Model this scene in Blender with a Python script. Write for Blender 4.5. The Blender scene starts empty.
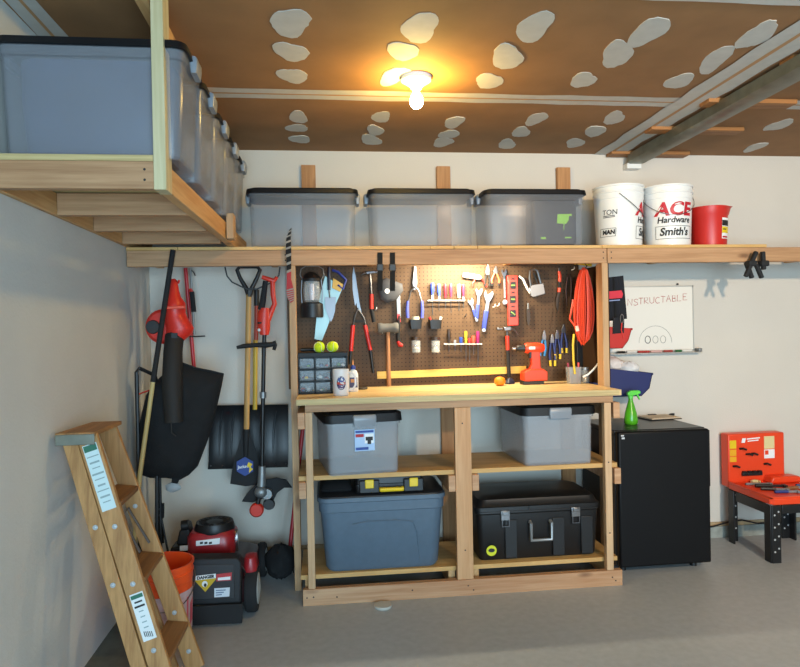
import bpy, bmesh, math, random
from mathutils import Vector, Matrix
random.seed(7)
SC = bpy.context.scene
COL = SC.collection
PI = math.pi

# ------------------------------------------------------------------ camera
F, CH, CD, YAW, PITCH, ROLL = 659.25, 1.46705, 4.18425, 0.114455, -0.004431, -0.019568
_w = Vector((math.sin(YAW) * math.cos(PITCH), math.cos(YAW) * math.cos(PITCH), math.sin(PITCH)))
_r0 = Vector((math.cos(YAW), -math.sin(YAW), 0)); _u0 = _r0.cross(_w)
_r = math.cos(ROLL) * _r0 + math.sin(ROLL) * _u0
_u = -math.sin(ROLL) * _r0 + math.cos(ROLL) * _u0
EYE = Vector((0, -CD, CH))
cam = bpy.data.cameras.new('camera'); cam_o = bpy.data.objects.new('camera', cam); COL.objects.link(cam_o)
cam.sensor_width = 36; cam.lens = F / 800 * 36; cam.clip_start = 0.05
cam_o.matrix_world = Matrix(((_r.x, _u.x, -_w.x, EYE.x), (_r.y, _u.y, -_w.y, EYE.y), (_r.z, _u.z, -_w.z, EYE.z), (0, 0, 0, 1)))
SC.camera = cam_o

# ------------------------------------------------------------------ light and exposure
SC.view_settings.view_transform = 'Standard'
SC.view_settings.look = 'None'
SC.view_settings.gamma = 1
SC.view_settings.use_curve_mapping = False
SC.view_settings.exposure = 0.0
world = bpy.data.worlds.new('world'); SC.world = world; world.use_nodes = True
world.node_tree.nodes['Background'].inputs[0].default_value = (0.62, 0.78, 1.0, 1)
world.node_tree.nodes['Background'].inputs[1].default_value = 0.35

def area(name, loc, target, sx, sy, power, color, spread=PI):
    l = bpy.data.lights.new(name, 'AREA'); l.shape = 'RECTANGLE'; l.size = sx; l.size_y = sy
    l.energy = power; l.color = color; l.spread = spread
    o = bpy.data.objects.new(name, l); COL.objects.link(o); o.location = loc
    o.rotation_euler = (Vector(target) - Vector(loc)).to_track_quat('-Z', 'Y').to_euler()
    return o

# daylight through the open garage door behind the camera
area('door_daylight', (0.75, -6.9, 1.2), (0.75, 0, 1.2), 3.0, 2.1, 310, (0.52, 0.79, 1.0))
# the lamp of the door opener under the ceiling behind the camera
pl = bpy.data.lights.new('opener_lamp', 'SPOT'); pl.energy = 500; pl.color = (1.0, 0.77, 0.54); pl.shadow_soft_size = 0.07
pl.spot_size = math.radians(80); pl.spot_blend = 1.0
po = bpy.data.objects.new('opener_lamp', pl); COL.objects.link(po); po.location = (2.0, -4.6, 2.45)
po.rotation_euler = (Vector((2.9, 0.0, 1.55)) - po.location).to_track_quat('-Z', 'Y').to_euler()
# strip lamp behind the shelf beam, shining down on pegboard and worktop
area('shelf_strip_light', (0.88, -0.19, 1.895), (0.86, 0.05, 1.5), 0.42, 0.03, 24, (1.0, 0.87, 0.62))
BULB_EMIT = 480

# ------------------------------------------------------------------ helpers
def at(px, py, X=None, Y=None, Z=None):
    d = _w + _r * ((px - 400) / F) - _u * ((py - 333.5) / F)
    if X is not None: t = (X - EYE.x) / d.x
    elif Y is not None: t = (Y - EYE.y) / d.y
    else: t = (Z - EYE.z) / d.z
    return EYE + d * t

def lin(h):
    h = h.lstrip('#'); v = [int(h[i:i + 2], 16) / 255 for i in (0, 2, 4)]
    return tuple(c / 12.92 if c <= 0.04045 else ((c + 0.055) / 1.055) ** 2.4 for c in v) + (1,)

MATS = {}
def mat(name, color='#808080', rough=0.5, metal=0.0, noise=0.0, nscale=8.0, emit=0.0, bump=0.0, bscale=60, spec=0.5):
    if name in MATS: return MATS[name]
    m = bpy.data.materials.new(name); m.use_nodes = True; MATS[name] = m
    nt = m.node_tree; b = nt.nodes['Principled BSDF']
    c = lin(color)
    b.inputs['Base Color'].default_value = c; b.inputs['Roughness'].default_value = rough
    b.inputs['Metallic'].default_value = metal; b.inputs['Specular IOR Level'].default_value = spec
    if emit:
        b.inputs['Emission Color'].default_value = c; b.inputs['Emission Strength'].default_value = emit
    if noise or bump:
        tc = nt.nodes.new('ShaderNodeTexCoord')
    if noise:
        n = nt.nodes.new('ShaderNodeTexNoise'); n.inputs['Scale'].default_value = nscale; n.inputs['Detail'].default_value = 5
        nt.links.new(tc.outputs['Object'], n.inputs['Vector'])
        r = nt.nodes.new('ShaderNodeMapRange')
        r.inputs['From Min'].default_value = 0.3; r.inputs['From Max'].default_value = 0.7
        r.inputs['To Min'].default_value = 1 - noise; r.inputs['To Max'].default_value = 1 + noise
        nt.links.new(n.outputs['Fac'], r.inputs['Value'])
        mx = nt.nodes.new('ShaderNodeVectorMath'); mx.operation = 'SCALE'; mx.inputs[0].default_value = c[:3]
        nt.links.new(r.outputs[0], mx.inputs['Scale']); nt.links.new(mx.outputs[0], b.inputs['Base Color'])
    if bump:
        n2 = nt.nodes.new('ShaderNodeTexNoise'); n2.inputs['Scale'].default_value = bscale; n2.inputs['Detail'].default_value = 3
        nt.links.new(tc.outputs['Object'], n2.inputs['Vector'])
        bp = nt.nodes.new('ShaderNodeBump'); bp.inputs['Strength'].default_value = bump; bp.inputs['Distance'].default_value = 0.01
        nt.links.new(n2.outputs['Fac'], bp.inputs['Height']); nt.links.new(bp.outputs[0], b.inputs['Normal'])
    return m

def wood(name, light, dark, axis='x', rough=0.6, knots=True, grain=26.0):
    if name in MATS: return MATS[name]
    m = bpy.data.materials.new(name); m.use_nodes = True; MATS[name] = m
    nt = m.node_tree; b = nt.nodes['Principled BSDF']; b.inputs['Roughness'].default_value = rough
    tc = nt.nodes.new('ShaderNodeTexCoord'); mp = nt.nodes.new('ShaderNodeMapping')
    s = {'x': (1.3, grain, grain), 'y': (grain, 1.3, grain), 'z': (grain, grain, 1.3)}[axis]
    mp.inputs['Scale'].default_value = s
    nt.links.new(tc.outputs['Object'], mp.inputs['Vector'])
    n = nt.nodes.new('ShaderNodeTexNoise'); n.inputs['Scale'].default_value = 1.0; n.inputs['Detail'].default_value = 6; n.inputs['Distortion'].default_value = 0.6
    nt.links.new(mp.outputs[0], n.inputs['Vector'])
    n2 = nt.nodes.new('ShaderNodeTexNoise'); n2.inputs['Scale'].default_value = 4.0; n2.inputs['Detail'].default_value = 4
    nt.links.new(mp.outputs[0], n2.inputs['Vector'])
    mixf = nt.nodes.new('ShaderNodeMath'); mixf.operation = 'MULTIPLY_ADD'
    mixf.inputs[1].default_value = 0.35; nt.links.new(n2.outputs['Fac'], mixf.inputs[0])
    sc_ = nt.nodes.new('ShaderNodeMath'); sc_.operation = 'MULTIPLY'; sc_.inputs[1].default_value = 0.65
    nt.links.new(n.outputs['Fac'], sc_.inputs[0]); nt.links.new(sc_.outputs[0], mixf.inputs[2])
    cr = nt.nodes.new('ShaderNodeValToRGB')
    cr.color_ramp.elements[0].position = 0.34; cr.color_ramp.elements[0].color = lin(dark)
    cr.color_ramp.elements[1].position = 0.62; cr.color_ramp.elements[1].color = lin(light)
    nt.links.new(mixf.outputs[0], cr.inputs['Fac'])
    last = cr.outputs['Color']
    if knots:
        mk = nt.nodes.new('ShaderNodeMapping')
        ks = {'x': (2.4, 7, 7), 'y': (7, 2.4, 7), 'z': (7, 7, 2.4)}[axis]; mk.inputs['Scale'].default_value = ks
        nt.links.new(tc.outputs['Object'], mk.inputs['Vector'])
        v = nt.nodes.new('ShaderNodeTexVoronoi'); v.inputs['Scale'].default_value = 1.0
        nt.links.new(mk.outputs[0], v.inputs['Vector'])
        kr = nt.nodes.new('ShaderNodeMapRange'); kr.inputs['From Min'].default_value = 0.05; kr.inputs['From Max'].default_value = 0.14
        kr.inputs['To Min'].default_value = 0.75; kr.inputs['To Max'].default_value = 0.0
        nt.links.new(v.outputs['Distance'], kr.inputs['Value'])
        mx = nt.nodes.new('ShaderNodeMix'); mx.data_type = 'RGBA'
        nt.links.new(kr.outputs[0], mx.inputs['Factor']); nt.links.new(last, mx.inputs['A'])
        dk = lin(dark); mx.inputs['B'].default_value = (dk[0] * 0.35, dk[1] * 0.28, dk[2] * 0.25, 1)
        last = mx.outputs['Result']
    nt.links.new(last, b.inputs['Base Color'])
    return m

def clear(name, color, alpha, rough=0.25):
    """clear or smoky plastic and glass: part of the light passes straight through the thin wall"""
    if name in MATS: return MATS[name]
    m = bpy.data.materials.new(name); m.use_nodes = True; MATS[name] = m
    nt = m.node_tree; b = nt.nodes['Principled BSDF']
    b.inputs['Base Color'].default_value = lin(color); b.inputs['Roughness'].default_value = rough
    t = nt.nodes.new('ShaderNodeBsdfTransparent'); mx = nt.nodes.new('ShaderNodeMixShader')
    mx.inputs['Fac'].default_value = alpha
    nt.links.new(t.outputs[0], mx.inputs[1]); nt.links.new(b.outputs[0], mx.inputs[2])
    nt.links.new(mx.outputs[0], nt.nodes['Material Output'].inputs['Surface'])
    return m

class MB:
    def __init__(s): s.bm = bmesh.new()
    def face(s, vs, m=0):
        try: f = s.bm.faces.new(vs); f.material_index = m; return f
        except ValueError: return None
    def box(s, x0, x1, y0, y1, z0, z1, m=0):
        v = [s.bm.verts.new((x, y, z)) for x in (x0, x1) for y in (y0, y1) for z in (z0, z1)]
        for q in ((0, 1, 3, 2), (4, 6, 7, 5), (0, 4, 5, 1), (2, 3, 7, 6), (0, 2, 6, 4), (1, 5, 7, 3)): s.face([v[i] for i in q], m)
        return s
    def loft(s, rings, m=0, cap0=True, cap1=True, closed=False):
        R = [[s.bm.verts.new(p) for p in r] for r in rings]
        n = len(R[0]); pairs = list(zip(R, R[1:])) + ([(R[-1], R[0])] if closed else [])
        for a, b in pairs:
            for i in range(n): s.face([a[i], a[(i + 1) % n], b[(i + 1) % n], b[i]], m)
        if not closed:
            if cap0: s.face(R[0][::-1], m)
            if cap1: s.face(R[-1], m)
        return s
    def bar(s, p, q, w, t, m=0, side=(0, 1, 0)):
        """rectangular bar from p to q; w measured across, t along `side`"""
        p, q = Vector(p), Vector(q); d = (q - p).normalized(); sd = Vector(side); sd = (sd - d * sd.dot(d)).normalized(); a = d.cross(sd)
        ring = lambda c: [c + a * (w / 2 * i) + sd * (t / 2 * j) for i, j in ((-1, -1), (1, -1), (1, 1), (-1, 1))]
        return s.loft([ring(p), ring(q)], m)
    def tube(s, pts, r, seg=8, m=0, closed=False, flat=1.0):
        pts = [Vector(p) for p in pts]; n = len(pts); rings = []; prev = None
        for i, p in enumerate(pts):
            a = pts[(i - 1) % n] if (closed or i > 0) else p; b = pts[(i + 1) % n] if (closed or i < n - 1) else p
            d = (b - a).normalized()
            if prev is None:
                ref = Vector((0, 0, 1)) if abs(d.z) < 0.9 else Vector((0, 1, 0)); e = d.cross(ref).normalized()
            else:
                e = prev - d * prev.dot(d)
                e = e.normalized() if e.length > 1e-6 else prev
            prev = e; g = d.cross(e); rr = r[i] if isinstance(r, (list, tuple)) else r
            rings.append([p + e * (rr * math.cos(2 * PI * k / seg)) + g * (rr * flat * math.sin(2 * PI * k / seg)) for k in range(seg)])
        return s.loft(rings, m, closed=closed)
    def lathe(s, prof, seg=24, m=0, c=(0, 0, 0), axis='z', sx=1.0, sy=1.0):
        c = Vector(c); rings = []
        for r, z in prof:
            ring = []
            for k in range(seg):
                a = 2 * PI * k / seg; x, y = r * math.cos(a) * sx, r * math.sin(a) * sy
                ring.append(c + (Vector((x, y, z)) if axis == 'z' else Vector((x, z, y)) if axis == 'y' else Vector((z, x, y))))
            rings.append(ring)
        return s.loft(rings, m)
    def ball(s, c, r, seg=16, m=0, sx=1, sy=1, sz=1):
        n = max(6, seg // 2)
        return s.lathe([(max(1e-4, r * math.sin(PI * i / n)), -r * math.cos(PI * i / n) * sz) for i in range(n + 1)], seg, m, c, 'z', sx, sy)
    def slab(s, pts, d, m=0):
        """polygon of 3-D points swept by the vector d"""
        d = Vector(d) if not isinstance(d, (int, float)) else Vector((0, d, 0))
        pts = [Vector(p) for p in pts]
        return s.loft([pts, [p + d for p in pts]], m)
    def pillow(s, pts, depth, m=0, lift=0.0):
        """soft stuffed shape with the outline pts, bulging along y"""
        pts = [Vector(p) for p in pts]; c = sum(pts, Vector()) / len(pts)
        lv = ((0.35, -1), (0.72, -0.86), (0.93, -0.5), (1.0, 0), (0.93, 0.5), (0.72, 0.86), (0.35, 1))
        return s.loft([[c + (p - c) * k + Vector((0, y * depth / 2, 0)) for p in pts] for k, y in lv], m)
    def rbox(s, levels, m=0, c=(0, 0, 0), seg=4, cap0=True, cap1=True):
        """rounded-rectangle loft; levels = (half_x, half_y, corner_radius, z)"""
        c = Vector(c); rings = []
        for hx, hy, r, z in levels:
            r = min(r, hx, hy); ring = []
            for cx, cy, a0 in ((hx - r, hy - r, 0), (-hx + r, hy - r, 90), (-hx + r, -hy + r, 180), (hx - r, -hy + r, 270)):
                for k in range(seg + 1):
                    a = math.radians(a0 + 90 * k / seg); ring.append(c + Vector((cx + r * math.cos(a), cy + r * math.sin(a), z)))
            rings.append(ring)
        return s.loft(rings, m, cap0, cap1)
    def text(s, body, size, xf, m=0, bold=0.0, align='CENTER', space=1.0):
        cu = bpy.data.curves.new('lettering', 'FONT'); cu.body = body; cu.size = size; cu.align_x = align; cu.align_y = 'CENTER'
        cu.offset = bold; cu.resolution_u = 3; cu.space_character = space
        o = bpy.data.objects.new('lettering', cu); COL.objects.link(o)
        dg = bpy.context.evaluated_depsgraph_get(); me = bpy.data.meshes.new_from_object(o.evaluated_get(dg))
        vs = [s.bm.verts.new(xf(v.co.x, v.co.y)) for v in me.vertices]
        for p in me.polygons: s.face([vs[i] for i in p.vertices], m)
        bpy.data.objects.remove(o); bpy.data.curves.remove(cu); bpy.data.meshes.remove(me)
        return s
    def build(s, name, mats, parent=None, bevel=0.0, smooth=40, local=False, loc=None):
        off = Vector((0, 0, 0))
        if parent is not None and not local:
            r = parent
            while r.parent: r = r.parent
            off = r.location.copy()
        if loc is not None: off = Vector(loc)
        if off.length: bmesh.ops.translate(s.bm, vec=-off, verts=s.bm.verts)
        bmesh.ops.recalc_face_normals(s.bm, faces=s.bm.faces)
        me = bpy.data.meshes.new(name); s.bm.to_mesh(me); s.bm.free()
        for mm in (mats if isinstance(mats, (list, tuple)) else [mats]): me.materials.append(mm)
        o = bpy.data.objects.new(name, me); COL.objects.link(o)
        if parent is not None: o.parent = parent
        if loc is not None: o.location = loc
        if smooth:
            for p in me.polygons: p.use_smooth = True
            me.set_sharp_from_angle(angle=math.radians(smooth))
        if bevel:
            b = o.modifiers.new('bevel', 'BEVEL'); b.width = bevel; b.segments = 2; b.limit_method = 'ANGLE'; b.angle_limit = math.radians(50)
        return o

def tag(o, label, cat, group=None):
    o['label'] = label; o['category'] = cat
    if group: o['group'] = group
    return o
def thing(name, label, cat, loc=(0, 0, 0), group=None, rz=0.0):
    o = bpy.data.objects.new(name, None); COL.objects.link(o); o.location = loc; o.rotation_euler = (0, 0, rz)
    o.empty_display_size = 0.05
    return tag(o, label, cat, group)
def struct(o): o['kind'] = 'structure'; return o
def dup(root, loc, label, rz=None, cat=None):
    def cp(o, par):
        c = o.copy(); COL.objects.link(c)
        if par: c.parent = par
        for ch in list(o.children): cp(ch, c)
        return c
    r = cp(root, None); r.location = loc; r['label'] = label
    if rz is not None: r.rotation_euler = (0, 0, rz)
    return r
class Px:
    """picture outline -> points of a hung tool on its own upright plane"""
    def __init__(s, Y): s.Y = Y
    def __call__(s, px, py, dy=0.0): p = at(px, py, Y=s.Y); return Vector((p.x, s.Y + dy, p.z))
    def many(s, pts, dy=0.0): return [s(x, y, dy) for x, y in pts]

# ------------------------------------------------------------------ materials
LUM_X = wood('lumber_x', '#b98f67', '#976d48', 'x')  # same lumber as the base rail, with the beams' shade put into the colour
LUM_Y = wood('lumber_y', '#d0a672', '#b07e48', 'y')
LUM_Z = wood('lumber_z', '#bd9970', '#a27b53', 'z')
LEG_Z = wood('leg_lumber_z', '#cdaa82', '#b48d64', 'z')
RED_X = wood('reddish_lumber_x', '#c39a74', '#a8764e', 'x')
PALE_Z = wood('pale_stud', '#cbbf98', '#b3a478', 'z', knots=False)
STUD = wood('stud_wood', '#bd8a58', '#9b6a3c', 'z')
PLY = wood('plywood', '#d3ab6c', '#b78a4c', 'x', knots=False, grain=10)
PLYE = wood('plywood_edge', '#cdb883', '#9d8350', 'x', knots=False, grain=60)
TOPW = wood('worktop_plywood', '#dcc08c', '#c6a56a', 'x', rough=0.45, knots=False, grain=7)
LADW = wood('ladder_wood', '#b98b56', '#94683a', 'z', rough=0.5, knots=False, grain=34)
LADT = wood('ladder_tread', '#8a6238', '#664526', 'y', rough=0.6, knots=False, grain=30)  # ladder wood darkened: the shading on the tread tops is painted in
BATT = wood('batten_wood', '#a9733f', '#80522a', 'x', knots=False)
BLK = mat('black_plastic', '#141415', 0.45)
BLKM = mat('black_matte', '#17181a', 0.75)
BLKR = mat('black_rubber', '#1b1b1c', 0.85)
BLKF = mat('black_fabric', '#121315', 0.9, noise=0.25, nscale=20, bump=0.3, bscale=300)
STEEL = mat('steel', '#77777a', 0.4, 1.0)
CHROME = mat('chrome', '#a2a2a4', 0.28, 1.0)
GALV = mat('galvanised_steel', '#7d8076', 0.45, 0.8, noise=0.15, nscale=14)
GREYM = mat('grey_cast_metal', '#8d8f8f', 0.45, 0.6)
REDP = mat('red_plastic', '#c3261d', 0.4)
TOOLR = mat('tool_red', '#d8321f', 0.45)
ORNG = mat('orange_red_plastic', '#e2421f', 0.42)
BLUEG = mat('blue_grip', '#2f3f96', 0.45)
WHITE = mat('white_plastic', '#e6e6e2', 0.4)
WHITEP = mat('white_paper', '#e9ebea', 0.7)
YEL = mat('yellow_plastic', '#e3c21b', 0.45)
TUBC = clear('clear_tub_plastic', '#a4a7ae', 0.16, 0.22)
TUBG = clear('smoky_tub_plastic', '#b6b9bd', 0.4, 0.25)
GLASS = clear('clear_glass', '#dfe5e6', 0.18, 0.06)
DARKT = mat('dark_text', '#1e1e20', 0.6)

# ------------------------------------------------------------------ setting
ZC = 2.635; YW = 0.10; XL = -1.08; XR = 5.3; YF = -7.0
wallm = mat('wall_paint', '#d0c9bd', 0.75, noise=0.02, nscale=3, bump=0.12, bscale=120)
walll = mat('left_wall_paint', '#cac9c3', 0.8, noise=0.05, nscale=2.2, bump=0.15, bscale=80)
floorm = mat('floor_paint', '#a7abac', 0.45, noise=0.07, nscale=26, bump=0.05, bscale=200)
struct(MB().box(XL - 0.1, XR + 0.1, YF, YW + 0.1, -0.1, 0).build('floor', floorm, smooth=0))
struct(MB().box(XL - 0.1, XR + 0.1, YW, YW + 0.1, 0, ZC).build('wall_back', wallm, smooth=0))
struct(MB().box(XL - 0.1, XL, YF, YW, 0, ZC).build('wall_left', walll, smooth=0))
struct(MB().box(XR, XR + 0.1, YF, YW, 0, ZC).build('wall_right', wallm, smooth=0))
# front wall above and beside the garage door opening
fw = MB(); fw.box(XL, XR, YF, YF + 0.1, 2.28, ZC); fw.box(XL, -0.8, YF, YF + 0.1, 0, 2.28); fw.box(2.3, XR, YF, YF + 0.1, 0, 2.28)
struct(fw.build('wall_front', wallm, smooth=0))

# ceiling: brown bare drywall with taped seams and joint compound over the screws
board = mat('bare_drywall', '#956c44', 0.85, noise=0.10, nscale=5)
mud = mat('joint_compound', '#c4c1b8', 0.8, noise=0.05, nscale=20)
paper = mat('seam_paper', '#b98f62', 0.85)
cb = MB(); cb.box(XL - 0.1, XR + 0.1, YF, YW + 0.1, ZC, ZC + 0.1)
def patch(c, dirv, L, W):
    k = random.uniform(0.0012, 0.0040)
    n = 26; ph = random.uniform(0, 6); d = Vector(dirv).normalized(); e = Vector((-d.y, d.x, 0)); ring = []
    for i in range(n):
        a = 2 * PI * i / n; j = 0.95 + 0.12 * math.sin(2 * a + ph) + 0.09 * math.sin(3 * a + 2 * ph) + random.uniform(-0.05, 0.05)
        ring.append(Vector((c[0], c[1], ZC - k)) + d * (L / 2 * math.cos(a) * j) + e * (W / 2 * math.sin(a) * j))
    cb.loft([ring, [p + Vector((0, 0, k + 0.004)) for p in ring]], 1)
for px, py, L, W, sx in ((290, 23, .22, .17, 0), (291, 52, .20, .14, 0.1), (293, 76, .19, .13, 0.1), (420, 28, .24, .16, 0), (403, 51, .2, .13, 0.1), (394, 76, .22, .13, -0.2),
                     (534, 27, .24, .15, .12), (507, 57, .26, .14, .2), (489, 81, .2, .13, .12), (648, 32, .27, .14, .2), (617, 54, .3, .13, .25), (583, 80, .19, .13, .12),
                     (757, 35, .28, .12, .3), (715, 60, .3, .12, .3), (679, 81, .22, .12, .2), (298, 117, .2, .11, 0), (297, 128, .16, .12, 0), (300, 139, .18, .12, .1),
                     (381, 117, .17, .12, 0), (375, 130, .2, .1, .1), (371, 140, .22, .13, .2), (454, 122, .2, .12, .1), (449, 134, .18, .12, .1), (443, 142, .2, .13, .2),
                     (536, 119, .22, .12, .1), (521, 132, .2, .12, .15), (507, 144, .22, .12, .2), (614, 118, .24, .12, .2), (595, 131, .24, .12, .2), (575, 143, .22, .12, .2),
                     (779, 125, .25, .12, .2), (755, 147, .22, .12, .2)):
    p = at(px, py, Z=ZC); patch((p.x, p.y), (sx, 1, 0), L, W)
def seam(pts, w, k=0.001):
    n = len(pts)
    for off, hw, mi, kk in ((0, w / 2, 1, k), (0, w * 0.06, 2, k + 0.0006)):
        a, b = [], []
        for i, p in enumerate(pts):
            p = Vector((p[0], p[1], ZC - kk)); q = pts[min(i + 1, n - 1)]; r = pts[max(i - 1, 0)]
            d = Vector((q[0] - r[0], q[1] - r[1], 0)).normalized(); e = Vector((-d.y, d.x, 0)); j = hw * random.uniform(0.9, 1.1)
            a.append(p + e * j); b.append(p - e * j)
        for i in range(n - 1):
            va = [cb.bm.verts.new(q) for q in (a[i], a[i + 1], b[i + 1], b[i])]; cb.face(va, mi)
seam([(-1.0 + 0.15 * i, -0.915) for i in range(43)], 0.13)
seam([(0.9 + 0.15 * i, -2.02) for i in range(30)], 0.16, 0.0045)
seam([(1.93, 0.08 - 0.15 * i) for i in range(40)], 0.19, 0.0052)
seam([(-1.02, 0.05 - 0.15 * i) for i in range(40)], 0.11)
struct(cb.build('ceiling', [board, mud, paper], smooth=0))
# concrete curb and sill strip along the walls
conc = mat('concrete_curb', '#8f938b', 0.85, noise=0.2, nscale=18); sill = mat('tan_sill', '#b59a74', 0.75, noise=0.15, nscale=12)
struct(MB().box(XL, XR, YW - 0.03, YW, 0, 0.075, 0).box(XL, XR, YW - 0.016, YW, 0.075, 0.10, 1).build('baseboard_back', [conc, sill], smooth=0))
dkc = mat('stained_concrete', '#5f6258', 0.8, noise=0.35, nscale=7)
struct(MB().box(XL, -0.80, -3.2, YW - 0.03, 0, 0.012).build('baseboard_left', dkc, smooth=0))
# door track and the wooden battens that carry it
t = thing('door_track', 'long galvanised steel garage door track under the ceiling', 'door track', (2.08, -2, 2.5))
tm = MB(); y0, y1 = -3.6, 0.03
sec = [(x + .022, 2.555 + (z - 2.455) * .62) for x, z in [(2.02, 2.555), (2.02, 2.47), (2.035, 2.455), (2.125, 2.455), (2.14, 2.47), (2.14, 2.50), (2.132, 2.50), (2.132, 2.473), (2.12, 2.463), (2.04, 2.463), (2.028, 2.475), (2.028, 2.555)]]
tm.slab([(x, y0, z) for x, z in sec], (0, y1 - y0, 0)); tm.build('rail', GALV, t)
tm = MB().box(2.04, 2.14, 0.035, 0.095, 2.525, 2.56); tm.build('end_bracket', WHITE, t)
for i, (px, py, x1) in enumerate(((609, 155, 2.47), (648, 131, 2.50), (704, 104, 2.48), (786, 63, 2.5))):
    p = at(px, py, Z=ZC - 0.02); z0 = ZC - 0.024
    g = MB().box(p.x, x1, p.y - 0.045, p.y + 0.045, z0, ZC)
    o = g.build('ceiling_batten', BATT, bevel=0.003, loc=(p.x, p.y, z0))
    tag(o, ('short wooden batten across the ceiling where the track meets the wall', 'wooden batten across the ceiling, second along the track from the wall',
            'wooden batten crossing the ceiling where the two taped seams meet', 'wooden batten above the track at the picture edge, farthest from the back wall')[i], 'batten', 'battens over the door track')

# ceiling lamp
bp = at(416, 77, Z=ZC); lx, ly = bp.x, bp.y
t = thing('ceiling_lamp', 'bare lit bulb in a white lampholder on the brown ceiling', 'lamp', (lx, ly, ZC))
MB().lathe([(0.02, 0), (0.072, 0), (0.07, -0.018), (0.05, -0.03), (0.03, -0.045), (0.024, -0.055), (0.01, -0.055)], 28, 0, (lx, ly, ZC)).build('lampholder', WHITE, t)
bm_ = mat('lit_bulb', '#ffd26a', 0.4, emit=BULB_EMIT)
MB().lathe([(0.004, -0.145), (0.018, -0.141), (0.028, -0.128), (0.031, -0.112), (0.026, -0.092), (0.016, -0.074), (0.013, -0.056), (0.004, -0.054)], 20, 0, (lx, ly, ZC)).build('bulb', bm_, t)

# ------------------------------------------------------------------ wall shelf and workbench
ZB = 1.848; ZS = 1.955; YP = YW - 0.045
t = thing('lumber_shelf', 'long lumber and plywood shelf along the back wall carrying tubs and buckets', 'shelf', (0.9, -0.2, ZB))
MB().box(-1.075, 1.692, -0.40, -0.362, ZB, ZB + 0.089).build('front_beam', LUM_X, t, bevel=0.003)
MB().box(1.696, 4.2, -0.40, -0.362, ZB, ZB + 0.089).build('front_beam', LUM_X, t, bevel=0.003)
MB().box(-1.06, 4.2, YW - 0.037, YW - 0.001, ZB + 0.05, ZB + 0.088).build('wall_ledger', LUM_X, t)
dk = MB()
for a, b in ((-1.075, -0.80), (-0.797, 0.62), (0.622, 0.76), (0.763, 0.90), (0.903, 1.04), (1.043, 1.66), (1.663, 2.72)): dk.box(a, b, -0.405, YW - 0.001, ZB + 0.089, ZS)
dk.build('shelf_deck', PLY, t, bevel=0.001)
for x in (-1.0, -0.3, 0.3, 1.2, 2.2, 3.2): MB().box(x - 0.019, x + 0.019, -0.362, YW - 0.04, ZB + 0.035, ZB + 0.088).build('joist', LUM_Y, t)

t = thing('workbench', 'wide lumber workbench with a bright plywood worktop and lower shelves', 'workbench', (0.75, -0.3, 0))
MB().box(-0.194, -0.156, -0.40, -0.311, 0, ZB).build('tall_post', LUM_Z, t, bevel=0.002)
MB().box(1.659, 1.697, -0.40, -0.311, 0, ZB).build('tall_post', LUM_Z, t, bevel=0.002)
MB().box(-0.155, 1.658, -0.635, YP - 0.002, 1.078, 1.110, 0).box(-0.155, 1.645, -0.6352, -0.635, 1.079, 1.109, 1).build('worktop', [TOPW, PLYE], t, bevel=0.002)
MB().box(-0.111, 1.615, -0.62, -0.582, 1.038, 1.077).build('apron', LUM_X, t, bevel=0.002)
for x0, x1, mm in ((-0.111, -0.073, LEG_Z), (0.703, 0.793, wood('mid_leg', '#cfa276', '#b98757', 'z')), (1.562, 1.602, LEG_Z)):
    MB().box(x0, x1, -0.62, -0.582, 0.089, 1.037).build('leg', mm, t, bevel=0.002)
MB().box(-0.141, 1.65, -0.624, -0.586, 0, 0.088).build('base_rail', RED_X, t, bevel=0.002)
for z, y0 in ((1.037, -0.60), (0.6638, -0.60)):
    for x0 in (-0.151, 0.663, 0.795, 1.616):
        if z > 1 and 0.5 < x0 < 1: continue
        MB().box(x0, x0 + 0.038, y0 - 0.02, 0.0, z - 0.089, z).build('side_rail', RED_X, t, bevel=0.002)
MB().box(-0.152, 1.648, -0.585, -0.11, 0.664, 0.689).build('shelf_board', PLY, t, bevel=0.001)
MB().box(-0.152, 1.648, -0.565, -0.13, 0.122, 0.146).build('shelf_board', PLY, t, bevel=0.001)
for x in (-0.13, 0.665, 0.80, 1.575): MB().box(x, x + 0.038, -0.55, -0.06, 0.03, 0.12).build('base_joist', LUM_Y, t)
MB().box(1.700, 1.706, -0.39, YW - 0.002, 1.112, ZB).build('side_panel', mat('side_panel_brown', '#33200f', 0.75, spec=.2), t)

for x, z0, lb in ((-0.08, ZS, 'reddish wooden stud on the wall behind the tub beside the overhead rack'), (0.795, 0.0, 'reddish wooden stud on the wall behind the middle tub and the workbench'), (1.61, 0.0, 'reddish wooden stud on the wall behind the tub with the dark box')):
    o = MB().box(x - 0.045, x + 0.045, YW - 0.038, YW - 0.001, z0, 2.535).build('wall_stud', STUD, bevel=0.002, loc=(x, YW - 0.02, z0)); tag(o, lb, 'stud', 'studs on the back wall')
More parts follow.
